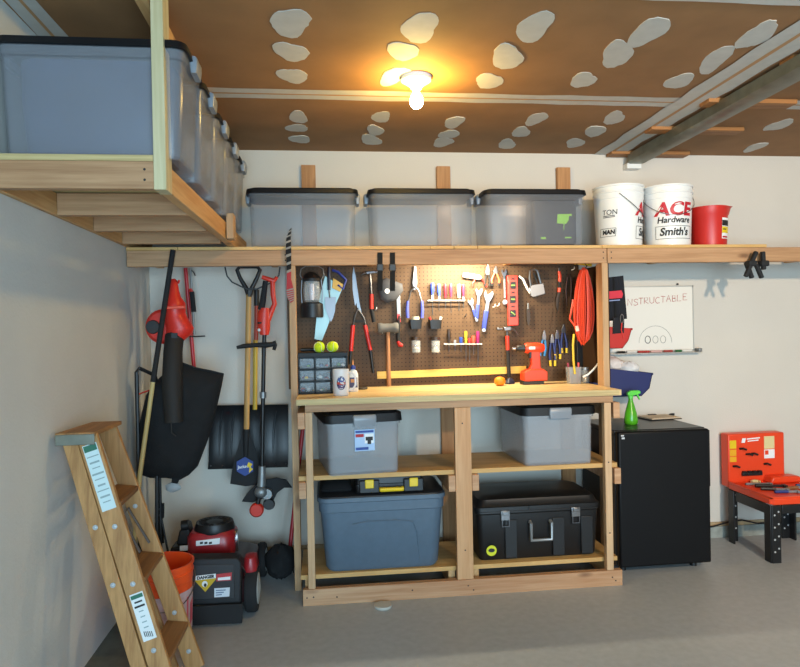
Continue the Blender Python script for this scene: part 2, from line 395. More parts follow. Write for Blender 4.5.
# pegboard
def pegboard_mat():
    m = bpy.data.materials.new('pegboard'); m.use_nodes = True; nt = m.node_tree; b = nt.nodes['Principled BSDF']; b.inputs['Roughness'].default_value = 0.6; b.inputs['Specular IOR Level'].default_value = 0.25
    tc = nt.nodes.new('ShaderNodeTexCoord'); mp = nt.nodes.new('ShaderNodeMapping'); mp.inputs['Scale'].default_value = (39.37, 0, 39.37)
    v = nt.nodes.new('ShaderNodeTexVoronoi'); v.inputs['Randomness'].default_value = 0; v.inputs['Scale'].default_value = 1.0
    nt.links.new(tc.outputs['Object'], mp.inputs[0]); nt.links.new(mp.outputs[0], v.inputs['Vector'])
    lt = nt.nodes.new('ShaderNodeMath'); lt.operation = 'LESS_THAN'; lt.inputs[1].default_value = 0.15
    nt.links.new(v.outputs['Distance'], lt.inputs[0])
    mx = nt.nodes.new('ShaderNodeMix'); mx.data_type = 'RGBA'; nt.links.new(lt.outputs[0], mx.inputs['Factor'])
    n = nt.nodes.new('ShaderNodeTexNoise'); n.inputs['Scale'].default_value = 3
    cr = nt.nodes.new('ShaderNodeValToRGB'); cr.color_ramp.elements[0].color = lin('#4b3826'); cr.color_ramp.elements[1].color = lin('#5a442f')
    nt.links.new(tc.outputs['Object'], n.inputs[0]); nt.links.new(n.outputs['Fac'], cr.inputs[0]); nt.links.new(cr.outputs[0], mx.inputs['A'])
    mx.inputs['B'].default_value = lin('#23150b'); nt.links.new(mx.outputs['Result'], b.inputs['Base Color'])
    return m
o = MB().box(-0.23, 1.697, YP, YW - 0.039, 1.108, 1.935).build('pegboard', pegboard_mat(), loc=(0.75, YP, 1.108), smooth=0)
tag(o, 'brown perforated pegboard on the wall above the worktop', 'pegboard')

# ------------------------------------------------------------------ overhead rack
t = thing('overhead_rack', 'lumber rack along the left wall under the ceiling holding large tubs', 'rack', (-0.78, -1.0, 1.957))
RZ = 1.957
RF = -1.90
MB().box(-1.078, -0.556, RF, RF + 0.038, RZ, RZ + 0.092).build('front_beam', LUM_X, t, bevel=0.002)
MB().box(-0.556, -0.515, RF, RF + 0.088, RZ - 0.002, ZC - 0.005).build('hanger_post', PALE_Z, t, bevel=0.002)
MB().bar((-0.535, RF + 0.09, RZ + 0.0445), (-0.497, 0.08, RZ + 0.0445), 0.089, 0.038, 0, (1, 0, 0)).build('side_beam', LUM_Y, t, bevel=0.002)
MB().box(-0.488, -0.452, -0.72, -0.63, RZ, RZ + 0.13).build('cleat', LUM_Z, t, bevel=0.002)
MB().box(-1.078, -1.056, RF + 0.04, YW - 0.01, RZ, RZ + 0.089).build('wall_ledger', LUM_Y, t, bevel=0.002)
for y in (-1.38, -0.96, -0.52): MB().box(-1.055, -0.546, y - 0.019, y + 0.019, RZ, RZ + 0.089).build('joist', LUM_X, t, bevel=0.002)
MB().box(-1.078, -0.557, RF, 0.08, RZ + 0.0925, RZ + 0.113).build('deck', PLYE, t)
MB().box(-0.60, -0.56, -2.7, -0.4, ZC - 0.06, ZC - 0.001).build('ceiling_cleat', LUM_Y, t)

# ------------------------------------------------------------------ tubs
LIDM = mat('dark_tub_lid', '#0e0f12', 0.5, spec=0.3)
LATG = clear('grey_latch_plastic', '#8f959c', 0.85, 0.3)
def tub(name, label, L, W, H, loc, bodym, group, rz=0.0, latch='x', lidm=None, latm=None, taper=0.03, skirt=0.014):
    """lidded tub, long side L on local x"""
    r = thing(name, label, 'storage tub', loc, group, rz); a, b = L / 2, W / 2; k = 0.004; h = H - 0.022
    q = MB()
    lv = [(a - taper, b - taper, .03, 0.0), (a - taper + .004, b - taper + .004, .035, 0.012), (a - 0.012, b - 0.012, .04, h - 0.05), (a - 0.004, b - 0.004, .04, h - 0.048), (a - 0.004, b - 0.004, .04, h),
          (a - 0.004 - k, b - 0.004 - k, .038, h), (a - 0.012 - k, b - 0.012 - k, .038, h - 0.05), (a - taper - k + .004, b - taper - k + .004, .03, 0.014)]
    q.rbox(lv, 0); q.build('body', bodym, r, local=True)
    q = MB(); q.rbox([(a, b, .045, h - skirt), (a + 0.006, b + 0.006, .048, h - skirt + 0.002), (a + 0.002, b + 0.002, .046, h + 0.012), (a - 0.02, b - 0.02, .03, h + 0.014), (a - 0.025, b - 0.025, .03, h + 0.022), (0.02, 0.02, .02, h + 0.0222)], 0)
    q.build('lid', lidm or LIDM, r, local=True)
    for s in (-1, 1):
        q = MB()
        if latch == 'x':
            q.rbox([(0.010, b * 0.28, .006, h - 0.05), (0.014, b * 0.30, .008, h - 0.02), (0.014, b * 0.30, .008, h + 0.002), (0.008, b * 0.28, .006, h + 0.010)], 0, (s * (a + 0.006), 0, 0))
        else:
            q.rbox([(a * 0.42, 0.012, .006, h - 0.075), (a * 0.45, 0.016, .008, h - 0.02), (a * 0.45, 0.016, .008, h + 0.006), (a * 0.42, 0.010, .006, h + 0.016)], 0, (0, s * (b + 0.006), 0))
        q.build('latch', latm or LATG, r, local=True)
    return r
BLUT = clear('bluish_tub_plastic', '#a3a4a9', 0.29, 0.2)
tops = ('large clear tub at the near end of the overhead rack, beside the pale post', 'clear tub on the overhead rack, directly behind the nearest one',
        'middle one of the five clear tubs on the overhead rack', 'clear tub on the overhead rack, second from the back wall', 'clear tub on the overhead rack nearest the back wall')
for i in range(5):
    y = -1.71 + i * 0.362
    if i == 0: big = tub('storage_tub', tops[0], 0.62, 0.335, 0.405, (-0.762, y, RZ + 0.1135), BLUT, 'tubs on the overhead rack')
    else: dup(big, (-0.762, y, RZ + 0.1135), tops[i])
stuffm = mat('blue_grey_bedding', '#3f4a68', 0.9, noise=0.2, nscale=6)
o = MB().rbox([(0.235, 0.105, .04, 0.016), (0.255, 0.12, .06, 0.2), (0.255, 0.12, .06, 0.34), (0.2, 0.08, .06, 0.355)]).build('folded_bedding', stuffm, local=True)
o.location = (-0.762, -1.71, RZ + 0.1135)
tag(o, 'blue-grey bundle filling the nearest tub on the overhead rack', 'bedding')

# three tubs on the wall shelf
sm = tub('storage_tub', 'empty clear lidded tub on the wall shelf beside the overhead rack', 0.632, 0.36, 0.345, (-0.108, -0.195, ZS), TUBC, 'tubs on the wall shelf', taper=0.022)
dup(sm, (0.587, -0.195, ZS), 'empty clear lidded tub in the middle of the wall shelf')
dup(sm, (1.272, -0.195, ZS), 'clear lidded tub on the wall shelf beside the white buckets, with a dark box inside')
b = thing('boxed_case', 'dark grey box with a lime green emblem inside the clear tub', 'box', (1.40, -0.25, ZS + 0.017))
DG = mat('dark_slate_card', '#1d2027', 0.6); LIME = mat('lime_print', '#8fd12c', 0.6)
MB().rbox([(0.135, 0.075, .02, 0), (0.14, 0.08, .025, 0.02), (0.14, 0.08, .025, 0.24), (0.13, 0.07, .02, 0.262)], 0).build('case', DG, b, local=True)
yy = -0.0812
q = MB(); q.slab([(0.012, yy, .125), (0.07, yy, .122), (0.085, yy, .145), (0.088, yy, .168), (0.105, yy, .170), (0.105, yy, .182), (0.016, yy, .180)], 0.001); q.slab([(0.052, yy, .085), (0.055, yy, .085), (0.058, yy, .125), (0.053, yy, .125)], 0.001)
q.slab([(-0.09, yy, .03), (-0.06, yy, .03), (-0.06, yy, .042), (-0.09, yy, .042)], 0.001); q.slab([(0.06, yy, .035), (0.1, yy, .035), (0.1, yy, .043), (0.06, yy, .043)], 0.001)
q.build('emblem', LIME, b, local=True)

# ------------------------------------------------------------------ buckets on the shelf
def bucket(name, label, loc, rz, R=0.154, H=0.378, m=WHITE, group=None):
    t = thing(name, label, 'bucket', loc, group, rz); k = 0.004; r0 = R * 0.89
    pr = [(r0 - 0.006, 0), (r0, 0.004), (R - 0.006, H - 0.085), (R - 0.004, H - 0.083), (R - 0.003, H - 0.078), (R - 0.004, H - 0.05), (R + 0.001, H - 0.047), (R + 0.001, H - 0.04), (R - 0.003, H - 0.037), (R - 0.003, H - 0.012), (R + 0.003, H - 0.01), (R + 0.003, H), (R - 0.006, H), (R - 0.01, H - 0.1), (r0 - k, 0.012), (0.003, 0.01)]
    MB().lathe(pr, 40).build('shell', m, t, local=True)
    q = MB(); hp = []
    for i in range(15):
        a = PI * i / 14; hp.append(((R + 0.006) * math.cos(a), -(R + 0.01) * math.sin(a) * 0.9 - 0.003, H - 0.06 - 0.13 * math.sin(a)))
    q.tube(hp, 0.0022, 6); q.build('wire_handle', STEEL, t, local=True)
    return t
ACER = mat('print_red', '#c01f2c', 0.5)
def wrapx(R0, R1, H, ang):
    def xf0(x, y):
        z = y; rr = R0 + (R1 - R0) * z / H + 0.0012; a = ang + x / rr
        return Vector((rr * math.sin(a), -rr * math.cos(a), z))
    return xf0
def bucket_print(t, R=0.154, H=0.378):
    W0 = wrapx(R * 0.89 + .001, R - 0.004, H - 0.085, 0.0)
    sh = lambda cx, cz: (lambda x, y: W0(x + cx + 0.22 * y * 0, y + cz))
    MB().text('ACE', 0.112, lambda x, y: W0(x * 1.12 + 0.16 * y, y + 0.222), 0, bold=0.004).build('red_lettering', ACER, t, local=True, smooth=0)
    def quad(q, x0, z0, x1, z1, n=1):
        for i in range(n):
            xa, xb = x0 + (x1 - x0) * i / n, x0 + (x1 - x0) * (i + 1) / n
            q.face([q.bm.verts.new(W0(*p)) for p in ((xa, z0), (xb, z0), (xb, z1), (xa, z1))])
    MB().text('Hardware', 0.052, lambda x, y: W0(x * 1.0 + 0.15 * y, y + 0.158), 0, bold=0.0012).build('dark_lettering', DARKT, t, local=True, smooth=0)
    MB().text("Smith's", 0.066, lambda x, y: W0(x * 0.95 + 0.15 * y, y + 0.085), 0, bold=0.002).build('dark_lettering', DARKT, t, local=True, smooth=0)
    def frame(x0, z0, x1, z1):
        q = MB(); quad(q, x0, z0, x1, z0 + .0025, 12); quad(q, x0, z1 - .0025, x1, z1, 12); quad(q, x0, z0, x0 + .0025, z1); quad(q, x1 - .0025, z0, x1, z1)
        q.build('printed_frame', DARKT, t, local=True, smooth=0)
    frame(-.118, .044, .118, .1225)
    q = MB()
    for i in range(9): quad(q, .165, .06 + i * .011, .185, .066 + i * .011)
    for i in range(6): quad(q, .166 + (i % 2) * .012, .2 + i * .011, .176 + (i % 2) * .012, .207 + i * .011)
    q.build('barcode', DARKT, t, local=True, smooth=0)
    ax = -0.30
    MB().text('TON', 0.044, lambda x, y: W0(x + ax + 0.012, y + 0.208), 0).build('dark_lettering', DARKT, t, local=True, smooth=0)
    MB().text('MAN', 0.036, lambda x, y: W0(x + ax + 0.01, y + 0.088), 0, bold=0.002).build('dark_lettering', DARKT, t, local=True, smooth=0)
    frame(ax - .05, .062, ax + .056, .113)
    q = MB()
    for z in (.186, .178): quad(q, ax - .03, z, ax + .045, z + .004, 4)
    q.build('fine_print', DARKT, t, local=True, smooth=0)
bk = bucket('bucket', 'white plastic bucket with red ACE lettering facing out, beside the red pail', (2.172, -0.225, ZS), -0.16, group='white buckets on the shelf'); bucket_print(bk)
dup(bk, (1.851, -0.225, ZS), 'white plastic bucket standing between the clear tub and the ACE-lettered bucket', rz=1.16)
t = thing('pail', 'red plastic pail with pouring lip and a yellow and black label', 'pail', (2.462, -0.21, ZS))
q = MB(); rings = []
def pail_ring(r, z, lip):
    out = []
    for k in range(36):
        a = 2 * PI * k / 36; f = max(0, math.cos(a + 0.1)) ** 12
        out.append(Vector(((r + lip * f) * math.cos(a), (r + lip * f) * math.sin(a), z + lip * 0.25 * f)))
    return out
q.loft([pail_ring(r, z, l) for r, z, l in ((.100, 0, 0), (.104, .004, 0), (.112, .20, 0), (.116, .206, .003), (.118, .245, .02), (.121, .256, .032), (.116, .256, .032), (.110, .22, .008), (.098, .01, 0), (.004, .008, 0))])
q.build('shell', REDP, t, local=True)
W1 = wrapx(.1045, .1125, .20, 0.52)
q = MB()
for x0, x1, z0, z1, mi in ((-.035, .035, .05, .18, 0), (-.035, .035, .085, .125, 1), (-.035, .035, .13, .165, 2), (-.03, .02, .055, .066, 3), (-.03, .0, .105, .112, 2)):
    n = 6
    for i in range(n):
        xa, xb = x0 + (x1 - x0) * i / n, x0 + (x1 - x0) * (i + 1) / n; e = 0.0006 * (mi > 0)
        q.face([q.bm.verts.new(W1(*p) * (1 + e * 9) if False else W1(*p) + Vector((math.sin(0.52) * e * 2, -math.cos(0.52) * e * 2, 0))) for p in ((xa, z0), (xb, z0), (xb, z1), (xa, z1))], mi)
q.build('paper_label', [WHITEP, YEL, DARKT, mat('label_red', '#b5242a', 0.6)], t, local=True)

# ------------------------------------------------------------------ things under the worktop
t_l = tub('storage_tub', 'clear tub with dark lid and printed blue label on the upper bench shelf', 0.54, 0.425, 0.338, (0.172, -0.35, 0.6895), TUBG, 'tubs under the worktop', rz=PI / 2 + 0.13, taper=0.022, skirt=0.034)
q = MB(); x0 = -0.2665
for a, b, c, d, mi, e in ((-.055, .055, .13, .245, 0, 0), (-.05, .05, .228, .24, 1, 1), (-.0, .05, .17, .222, 2, 1), (-.05, -.005, .205, .222, 3, 1), (-.05, .02, .135, .15, 1, 1), (.005, .045, .185, .205, 4, 2), (.015, .035, .165, .188, 4, 2)):
    q.face([q.bm.verts.new((x0 - 0.0006 * e, -yy_, z)) for yy_, z in ((a, c), (b, c), (b, d), (a, d))], mi)
q.build('paper_label', [mat('label_pale_blue', '#a9c4e4', 0.6), mat('label_blue', '#2b4a93', 0.6), WHITEP, mat('label_red', '#b5242a', 0.6), DARKT], t_l, local=True, smooth=0)
t_r = tub('storage_tub', 'clear tub with dark lid and no label, right side of the upper bench shelf', 0.54, 0.435, 0.338, (1.305, -0.325, 0.6895), TUBG, 'tubs under the worktop', rz=PI / 2 + 0.02, taper=0.022, skirt=0.034)
GB = mat('slate_blue_tote', '#566878', 0.5, noise=0.05, nscale=30)
t = thing('tote', 'large slate blue plastic tote on the bottom shelf of the workbench', 'storage tub', (0.300, -0.345, 0.1465))
q = MB(); lv = [(.30, .19, .05, 0), (.315, .205, .06, .02), (.340, .225, .06, .33), (.348, .233, .06, .335), (.350, .235, .06, .385), (.357, .242, .065, .39), (.357, .242, .065, .412), (.335, .225, .06, .412), (.31, .2, .06, .03)]
q.rbox(lv, 0, seg=6)
q.build('body', GB, t, local=True)
q = MB(); q.tube([(-.17, -.2235 - .0035, .262), (-.1, -.2265, .275), (.08, -.2265, .275), (.17, -.2255, .262), (.19, -.219, .2), (.205, -.205, .03)], .004, 6)
q.build('molded_panel_edge', GB, t, local=True)
MB().rbox([(.35, .237, .06, .405), (.345, .232, .06, .418), (.30, .2, .04, .424), (.02, .02, .01, .425)], 0).build('lid', mat('dark_tote_lid', '#23262b', 0.5), t, local=True)
# black cloth on the tote
o = MB().rbox([(.085, .14, .03, 0), (.09, .15, .04, .012), (.08, .13, .04, .03), (.05, .07, .03, .045), (.01, .01, .01, .048)], 0).build('cloth_bundle', BLKF, local=True)
o.location = (0.05, -0.34, 0.5725); tag(o, 'folded black cloth lying on the slate blue tote beside the tool box', 'cloth')
t = thing('tool_box', 'low black tool box with yellow latches lying on the slate blue tote', 'tool box', (0.345, -0.43, 0.5725))
MB().rbox([(.185, .12, .015, 0), (.19, .125, .018, .01), (.19, .125, .018, .042), (.194, .129, .018, .043), (.194, .129, .018, .05), (.188, .122, .018, .052), (.185, .12, .018, .082), (.17, .105, .02, .088)], 0).build('case', BLK, t, local=True)
for x in (-.115, .13):
    MB().box(x - .055, x + .055, -.142, -.12, .004, .075).build('front_block', BLK, t, bevel=0.005, local=True)
    MB().box(x - .024, x + .024, -.149, -.140, .032, .080).build('latch', YEL, t, bevel=0.004, local=True)
MB().tube([(-.055, -.125, .022), (-.055, -.148, .022), (.07, -.148, .022), (.07, -.125, .022)], .012, 8).build('carry_handle', YEL, t, local=True)
# black foot locker
t = thing('foot_locker', 'big black plastic trunk with silver latches on the bottom shelf', 'trunk', (1.2, -0.325, 0.1465))
q = MB(); q.rbox([(.34, .18, .03, 0), (.345, .185, .03, .008), (.36, .2, .035, .265), (.366, .206, .035, .268), (.366, .206, .035, .282)], 0)
for x in (-.2, .08, .25): q.box(x, x + .07, -.205, -.185, .012, .23)
q.build('body', BLK, t, local=True, bevel=0.003)
q = MB(); q.rbox([(.368, .208, .035, .283), (.368, .208, .035, .305), (.358, .198, .035, .31), (.345, .185, .05, .345), (.31, .15, .05, .358), (.05, .03, .02, .36)], 0)
q.box(-.06, .1, -.216, -.2, .285, .308); q.build('lid', BLK, t, local=True)
for x in (-.20, .215):
    MB().box(x - .026, x + .026, -.219, -.209, .232, .288).box(x - .018, x + .018, -.226, -.219, .262, .284).build('latch', CHROME, t, bevel=0.003, local=True)
    MB().tube([(x - .02, -.217, .235), (x - .02, -.217, .198), (x + .02, -.217, .198), (x + .02, -.217, .235)], .004, 6).build('latch_loop', STEEL, t, local=True)
MB().tube([(-.055, -.205, .215), (-.055, -.228, .21), (-.055, -.228, .115), (.065, -.228, .115), (.065, -.228, .21), (.065, -.205, .215)], .011, 8).build('handle', GREYM, t, local=True)
q = MB(); q.lathe([(.001, 0), (.03, 0), (.03, .0015), (.001, .0015)], 24, 0, (-.28, -.2005, .06), 'y'); q.lathe([(.001, 0), (.019, 0), (.019, .001), (.001, .001)], 16, 1, (-.28, -.2018, .062), 'y', 1, .6)
q.build('round_sticker', [mat('sticker_yellow', '#cdd21f', 0.5), DARKT], t, local=True)
p = at(383, 607, Z=0)
o = MB().lathe([(.001, 0), (.045, 0), (.048, .006), (.046, .014), (.001, .016)], 28).build('puck', mat('pale_disc', '#b9b7ac', 0.6), local=True); o.location = (p.x, p.y, 0)
tag(o, 'small pale round disc on the floor in front of the bench base', 'disc')

# ------------------------------------------------------------------ worktop things
ZT = 1.1105
def onw(px, py): p = at(px, py, Z=ZT); return (p.x, p.y, ZT)
t = thing('drawer_cabinet', 'small black parts cabinet with clear drawers at the worktop end', 'cabinet', (-0.010, -0.27, ZT))
BLKC = mat('cabinet_black', '#0c0c0d', 0.5, spec=.3)
hw, hh, d = .142, .236, .10
q = MB(); q.box(-hw, hw, -.02, d, 0, hh)
for z in (0, .008 + .0693, .008 + .1386, ): q.box(-hw, hw, -.075, -.02, z, z + .009)
q.box(-hw, hw, -.077, -.02, hh - .02, hh)
for x in (-hw, -hw / 3 - .003, hw / 3 - .003, hw - .007): q.box(x, x + .007, -.075, -.02, 0, hh)
q.build('frame', BLKC, t, local=True)
DRAW = clear('clear_drawer', '#8d9599', 0.12, 0.12)
bits = [mat('bits_blue', '#4c6a9a', .6), mat('bits_red', '#9a3436', .6), mat('bits_white', '#d0d2d2', .6), mat('bits_grey', '#7d858c', .5), mat('bits_green', '#5a8a46', .6), mat('bits_yellow', '#c9b44a', .6)]
for r_ in range(3):
    for c_ in range(3):
        x0 = -hw + .008 + c_ * (2 * hw - .008) / 3; x1 = x0 + (2 * hw - .042) / 3; z0 = .0095 + r_ * .0698; z1 = z0 + .054
        q = MB(); q.box(x0, x1, -.0785, -.0755, z0, z1); q.box(x0, x1, -.0755, -.022, z0, z0 + .002); q.box(x0, x1, -.024, -.022, z0, z1)
        dr = q.build('drawer', DRAW, t, local=True)
        MB().box((x0 + x1) / 2 - .02, (x0 + x1) / 2 + .02, -.088, -.0785, z0 + .006, z0 + .012).build('pull', DRAW, dr, local=True)
        for k in range(3):
            cx = x0 + .012 + (x1 - x0 - .024) * random.random(); rr = random.uniform(.007, .012)
            MB().ball((cx, -.05 + .014 * k - .006, z0 + .003 + rr), rr, 8, 0, 1.2, .7, random.uniform(.8, 1.4)).build('small_parts', bits[(r_ * 5 + c_ * 2 + k) % 6], dr, local=True)
TEN = mat('tennis_felt', '#c6dc1c', 0.95, bump=0.3, bscale=400)
SEAM = mat('tennis_seam', '#dfe6c8', 0.9)
def tennis(loc, label, rz):
    t = thing('tennis_ball', label, 'ball', loc, 'tennis balls on the parts cabinet', rz)
    MB().ball((0, 0, .033), .033, 24).build('felt', TEN, t, local=True)
    pts = [];
    for i in range(40):
        a = 2 * PI * i / 40; x, y, z = math.cos(a) + .35 * math.cos(3 * a), math.sin(a) - .35 * math.sin(3 * a), .95 * math.sin(2 * a)
        v = Vector((x, y, z)).normalized() * .0331; pts.append(v + Vector((0, 0, .033)))
    MB().tube(pts, .0014, 5, closed=True).build('seam', SEAM, t, local=True)
    return t
tb = tennis((-0.030, -0.30, ZT + .2361), 'yellow tennis ball on the parts cabinet, next to the black flashlight', 0.4)
dup(tb, (0.047, -0.29, ZT + .2361), 'yellow tennis ball on the parts cabinet, closer to the hedge shears', 1.7)
t = thing('flashlight', 'short black flashlight lying on the parts cabinet behind the tennis balls', 'flashlight', (-0.09, -0.24, ZT + .2361))
MB().lathe([(.001, -.05), (.011, -.05), (.012, .02), (.018, .035), (.018, .05), (.001, .05)], 16, 0, (0, 0, .018), 'x').build('body', BLK, t, local=True)
MB().lathe([(.001, .0502), (.015, .0502), (.015, .0515), (.001, .0515)], 16, 0, (0, 0, .018), 'x').build('lens', GLASS, t, local=True)

t = thing('mug', 'white frosted mug with a dark round team emblem at the front of the worktop', 'mug', (0.088, -0.48, ZT))
FRO = clear('frosted_glass', '#e4e2e2', 0.82, 0.35)
MB().lathe([(.001, 0), (.041, 0), (.044, .004), (.0455, .148), (.043, .148), (.041, .012), (.001, .011)], 32).build('cup', FRO, t, local=True)
MB().tube([(.042, -.010, .030), (.066, -.020, .034), (.080, -.026, .06), (.080, -.026, .10), (.066, -.02, .125), (.042, -.01, .128)], .0065, 8).build('handle', FRO, t, local=True)
q = MB(); n = 20; Wm = lambda x, z: Vector((.0452 * math.sin(x / .0452), -.0452 * math.cos(x / .0452), z))
def ell(cx, cz, rx, rz, k, mi):
    vs = [q.bm.verts.new(Wm(cx + rx * math.cos(2 * PI * i / n), cz + rz * math.sin(2 * PI * i / n)) * 1) for i in range(n)]
    for v in vs: v.co.x *= 1 + k; v.co.y *= 1 + k
    q.face(vs, mi)
ell(.0, .072, .026, .038, .012, 0); ell(.0, .09, .018, .014, .02, 1); ell(.0, .071, .025, .009, .028, 2); ell(0, .052, .018, .010, .02, 3)
q.build('emblem', [mat('emblem_navy', '#1d2148', .5), mat('emblem_blue', '#39538f', .5), mat('emblem_red', '#b03a34', .5), mat('emblem_purple', '#4a3a66', .5)], t, local=True, smooth=0)
t = thing('glue_bottle', 'white glue bottle with blue cap and pointed tip behind the mug', 'bottle', (0.166, -0.26, ZT))
MB().rbox([(.026, .017, .012, 0), (.029, .02, .014, .006), (.029, .02, .014, .1), (.022, .016, .012, .122), (.012, .012, .011, .13), (.012, .012, .011, .134)], 0).build('body', WHITE, t, local=True)
MB().lathe([(.001, .132), (.015, .132), (.015, .15), (.009, .153), (.006, .158), (.001, .159)], 16).build('cap', mat('cap_blue', '#2b3f8c', .4), t, local=True)
MB().lathe([(.001, .158), (.005, .158), (.0035, .175), (.0015, .19), (.001, .19)], 10).build('nozzle', mat('nozzle_orange', '#d99058', .4), t, local=True)
q = MB(); q.box(-.022, .024, -.0212, -.0203, .025, .085, 0); q.box(-.016, .018, -.022, -.0212, .055, .075, 1); q.build('paper_label', [mat('label_dark_blue', '#43456a', .6), mat('label_orange', '#c98a4d', .6)], t, local=True)
p = onw(364, 388); o = MB().lathe([(.001, 0), (.034, 0), (.036, .005), (.033, .012), (.001, .013)], 24).build('dark_disc', mat('dark_lid', '#3b352e', .5), local=True); o.location = (0.225, -0.12, ZT)
tag(o, 'small flat dark round disc lying on the worktop near the glue bottle', 'disc')
o = MB().lathe([(.002, .0), (.02, .002), (.032, .012), (.036, .028), (.03, .046), (.016, .055), (.004, .054), (.002, .053)], 20).build('orange', mat('orange_peel', '#f08412', .5, bump=.2, bscale=300), local=True); o.location = (1.085, -0.16, ZT)
tag(o, 'round orange fruit on the worktop below the claw hammer', 'fruit')
o = MB().rbox([(.028, .02, .01, 0), (.032, .022, .012, .008), (.022, .014, .01, .028), (.01, .006, .004, .038)], 0).build('sanding_block', mat('navy_block', '#232b42', .5), local=True); o.location = (1.178, -0.06, ZT); o.rotation_euler = (0, 0, .5)
tag(o, 'small dark navy block lying between the orange and the cordless drill', 'block')

# cordless drill
t = thing('cordless_drill', 'orange-red cordless drill standing on its battery on the worktop', 'drill', (1.30, -0.12, ZT))
D = Px(-0.12); cx = 1.30
DR = ORNG
MB().slab(D.many([(522, 372), (528, 369), (541, 368.5), (545.5, 371.5), (545.5, 380), (522, 381)], -.045), .09).build('battery', DR, t, bevel=.006)
zl = D(535, 381).z
MB().box(cx - .065, cx + .072, -.158, -.082, ZT, zl + .004).build('battery_base', BLK, t, bevel=.003)
MB().slab(D.many([(529.5, 350), (539, 350), (539.8, 366), (541, 370), (528, 370.5), (530.8, 364)], -.022), .044).build('grip', DR, t, bevel=.006)
q = MB(); zb = D(535, 348).z
q.lathe([(.001, -.055), (.028, -.055), (.033, -.045), (.034, .03), (.030, .055), (.022, .072), (.001, .073)], 20, 0, (cx + .015, -.12, zb), 'x', .95, 1.0)
q.build('motor_housing', DR, t)
MB().lathe([(.001, -.105), (.016, -.105), (.022, -.09), (.024, -.06), (.026, -.052), (.001, -.052)], 20, 0, (cx + .01, -.12, zb), 'x').build('chuck', BLK, t)
MB().lathe([(.001, -.125), (.010, -.125), (.012, -.115), (.012, -.104), (.001, -.104)], 12, 0, (cx + .005, -.12, zb), 'x').build('chuck_tip', CHROME, t)
MB().box(cx - .02, cx + .02, -.156, -.150, zb - .008, zb + .010).build('badge', WHITEP, t, bevel=.002)
MB().bar(D(529.5, 352, -.012), D(529.5, 358, -.012), .014, .02).build('trigger', BLK, t)
# pen cup, jar
p = onw(575, 384)
t = thing('pen_cup', 'clear square cup holding pens at the corner of the worktop', 'cup', (1.565, -0.16, ZT))
MB().rbox([(.036, .03, .006, 0), (.042, .035, .008, .105), (.040, .033, .008, .105), (.034, .028, .006, .006)], 0).build('cup', clear('grey_clear_cup', '#a9aeb2', .5, .2), t, local=True)
for i, (x, c, nm, lb) in enumerate(((-.022, '#8c2a3a', 'marker', 'dark red marker standing in the clear pen cup'), (.006, '#2f8a4a', 'marker', 'green-topped pen standing in the clear pen cup'), (.024, '#d2463a', 'marker', 'bright red marker leaning in the clear pen cup'))):
    m_ = thing(nm, lb, 'pen', (1.565 + x, -0.16, ZT + .0065))
    tx = .012 * (i - 1)
    MB().tube([(0, 0, .0), (tx * .7, .004, .085)], .0055, 8).build('barrel', WHITE if i == 1 else mat('pen_' + c[1:], c, .4), m_, local=True)
    MB().tube([(tx * .7, .004, .085), (tx, .006, .125)], .0068, 8).build('cap', mat('pen_' + c[1:], c, .4), m_, local=True)
t = thing('jar', 'small glass jar with brass screws beside the pen cup', 'jar', (1.643, -0.15, ZT))
MB().lathe([(.001, 0), (.026, 0), (.028, .005), (.028, .075), (.022, .085), (.020, .085), (.025, .073), (.025, .008), (.001, .006)], 20).build('glass', GLASS, t, local=True)
MB().lathe([(.001, .085), (.024, .085), (.024, .1), (.001, .1)], 20).build('lid', GREYM, t, local=True)
MB().lathe([(.001, .0075), (.023, .0085), (.024, .03), (.018, .045), (.001, .05)], 14).build('screws', mat('brass', '#a8853c', .4, .6, noise=.5, nscale=120), t, local=True)

# ------------------------------------------------------------------ pegboard tools
PG = Px(YP - 0.022)
def hung(name, label, cat, px, py, group=None, Y=None):
    p = at(px, py, Y=(Y if Y is not None else YP - 0.022)); return thing(name, label, cat, p, group)
# camping lantern
L = Px(YP - 0.075)
t = hung('lantern', 'camping lantern with black base and clear globe hung beside the tall post', 'lantern', 312, 318, Y=YP - 0.075)
cx = L(312, 300); s_ = 0.00655
def lz(y): return L(312, y).z
MB().lathe([(.001, lz(317.5)), (.068, lz(317.5)), (.07, lz(314)), (.068, lz(304)), (.05, lz(302.5)), (.001, lz(302))], 24, 0, (cx.x, cx.y, 0)).build('base', BLK, t)
MB().lathe([(.045, lz(302)), (.052, lz(300)), (.056, lz(290)), (.048, lz(281)), (.044, lz(281)), (.052, lz(290)), (.048, lz(300))], 24, 0, (cx.x, cx.y, 0)).build('globe', GLASS, t)
MB().lathe([(.001, lz(300)), (.014, lz(300)), (.017, lz(292)), (.014, lz(284)), (.001, lz(283))], 14, 0, (cx.x, cx.y, 0)).build('lamp_tube', mat('frosted_tube', '#e9dfe4', .4), t)
MB().lathe([(.001, lz(281.5)), (.056, lz(281.5)), (.06, lz(279)), (.045, lz(275)), (.02, lz(272.5)), (.001, lz(272))], 24, 0, (cx.x, cx.y, 0)).build('cap', BLK, t)
MB().tube([L(303, 280), L(300, 275), L(301, 269), L(306, 266), L(318, 266), L(323, 269), L(324, 275), L(321, 280)], .0035, 6).build('bail_handle', GREYM, t)
for sx in (-1, 1): MB().tube([(cx.x + sx * .06, cx.y, lz(280)), (cx.x + sx * .066, cx.y, lz(292)), (cx.x + sx * .062, cx.y, lz(303))], .003, 6).build('guard_wire', STEEL, t)
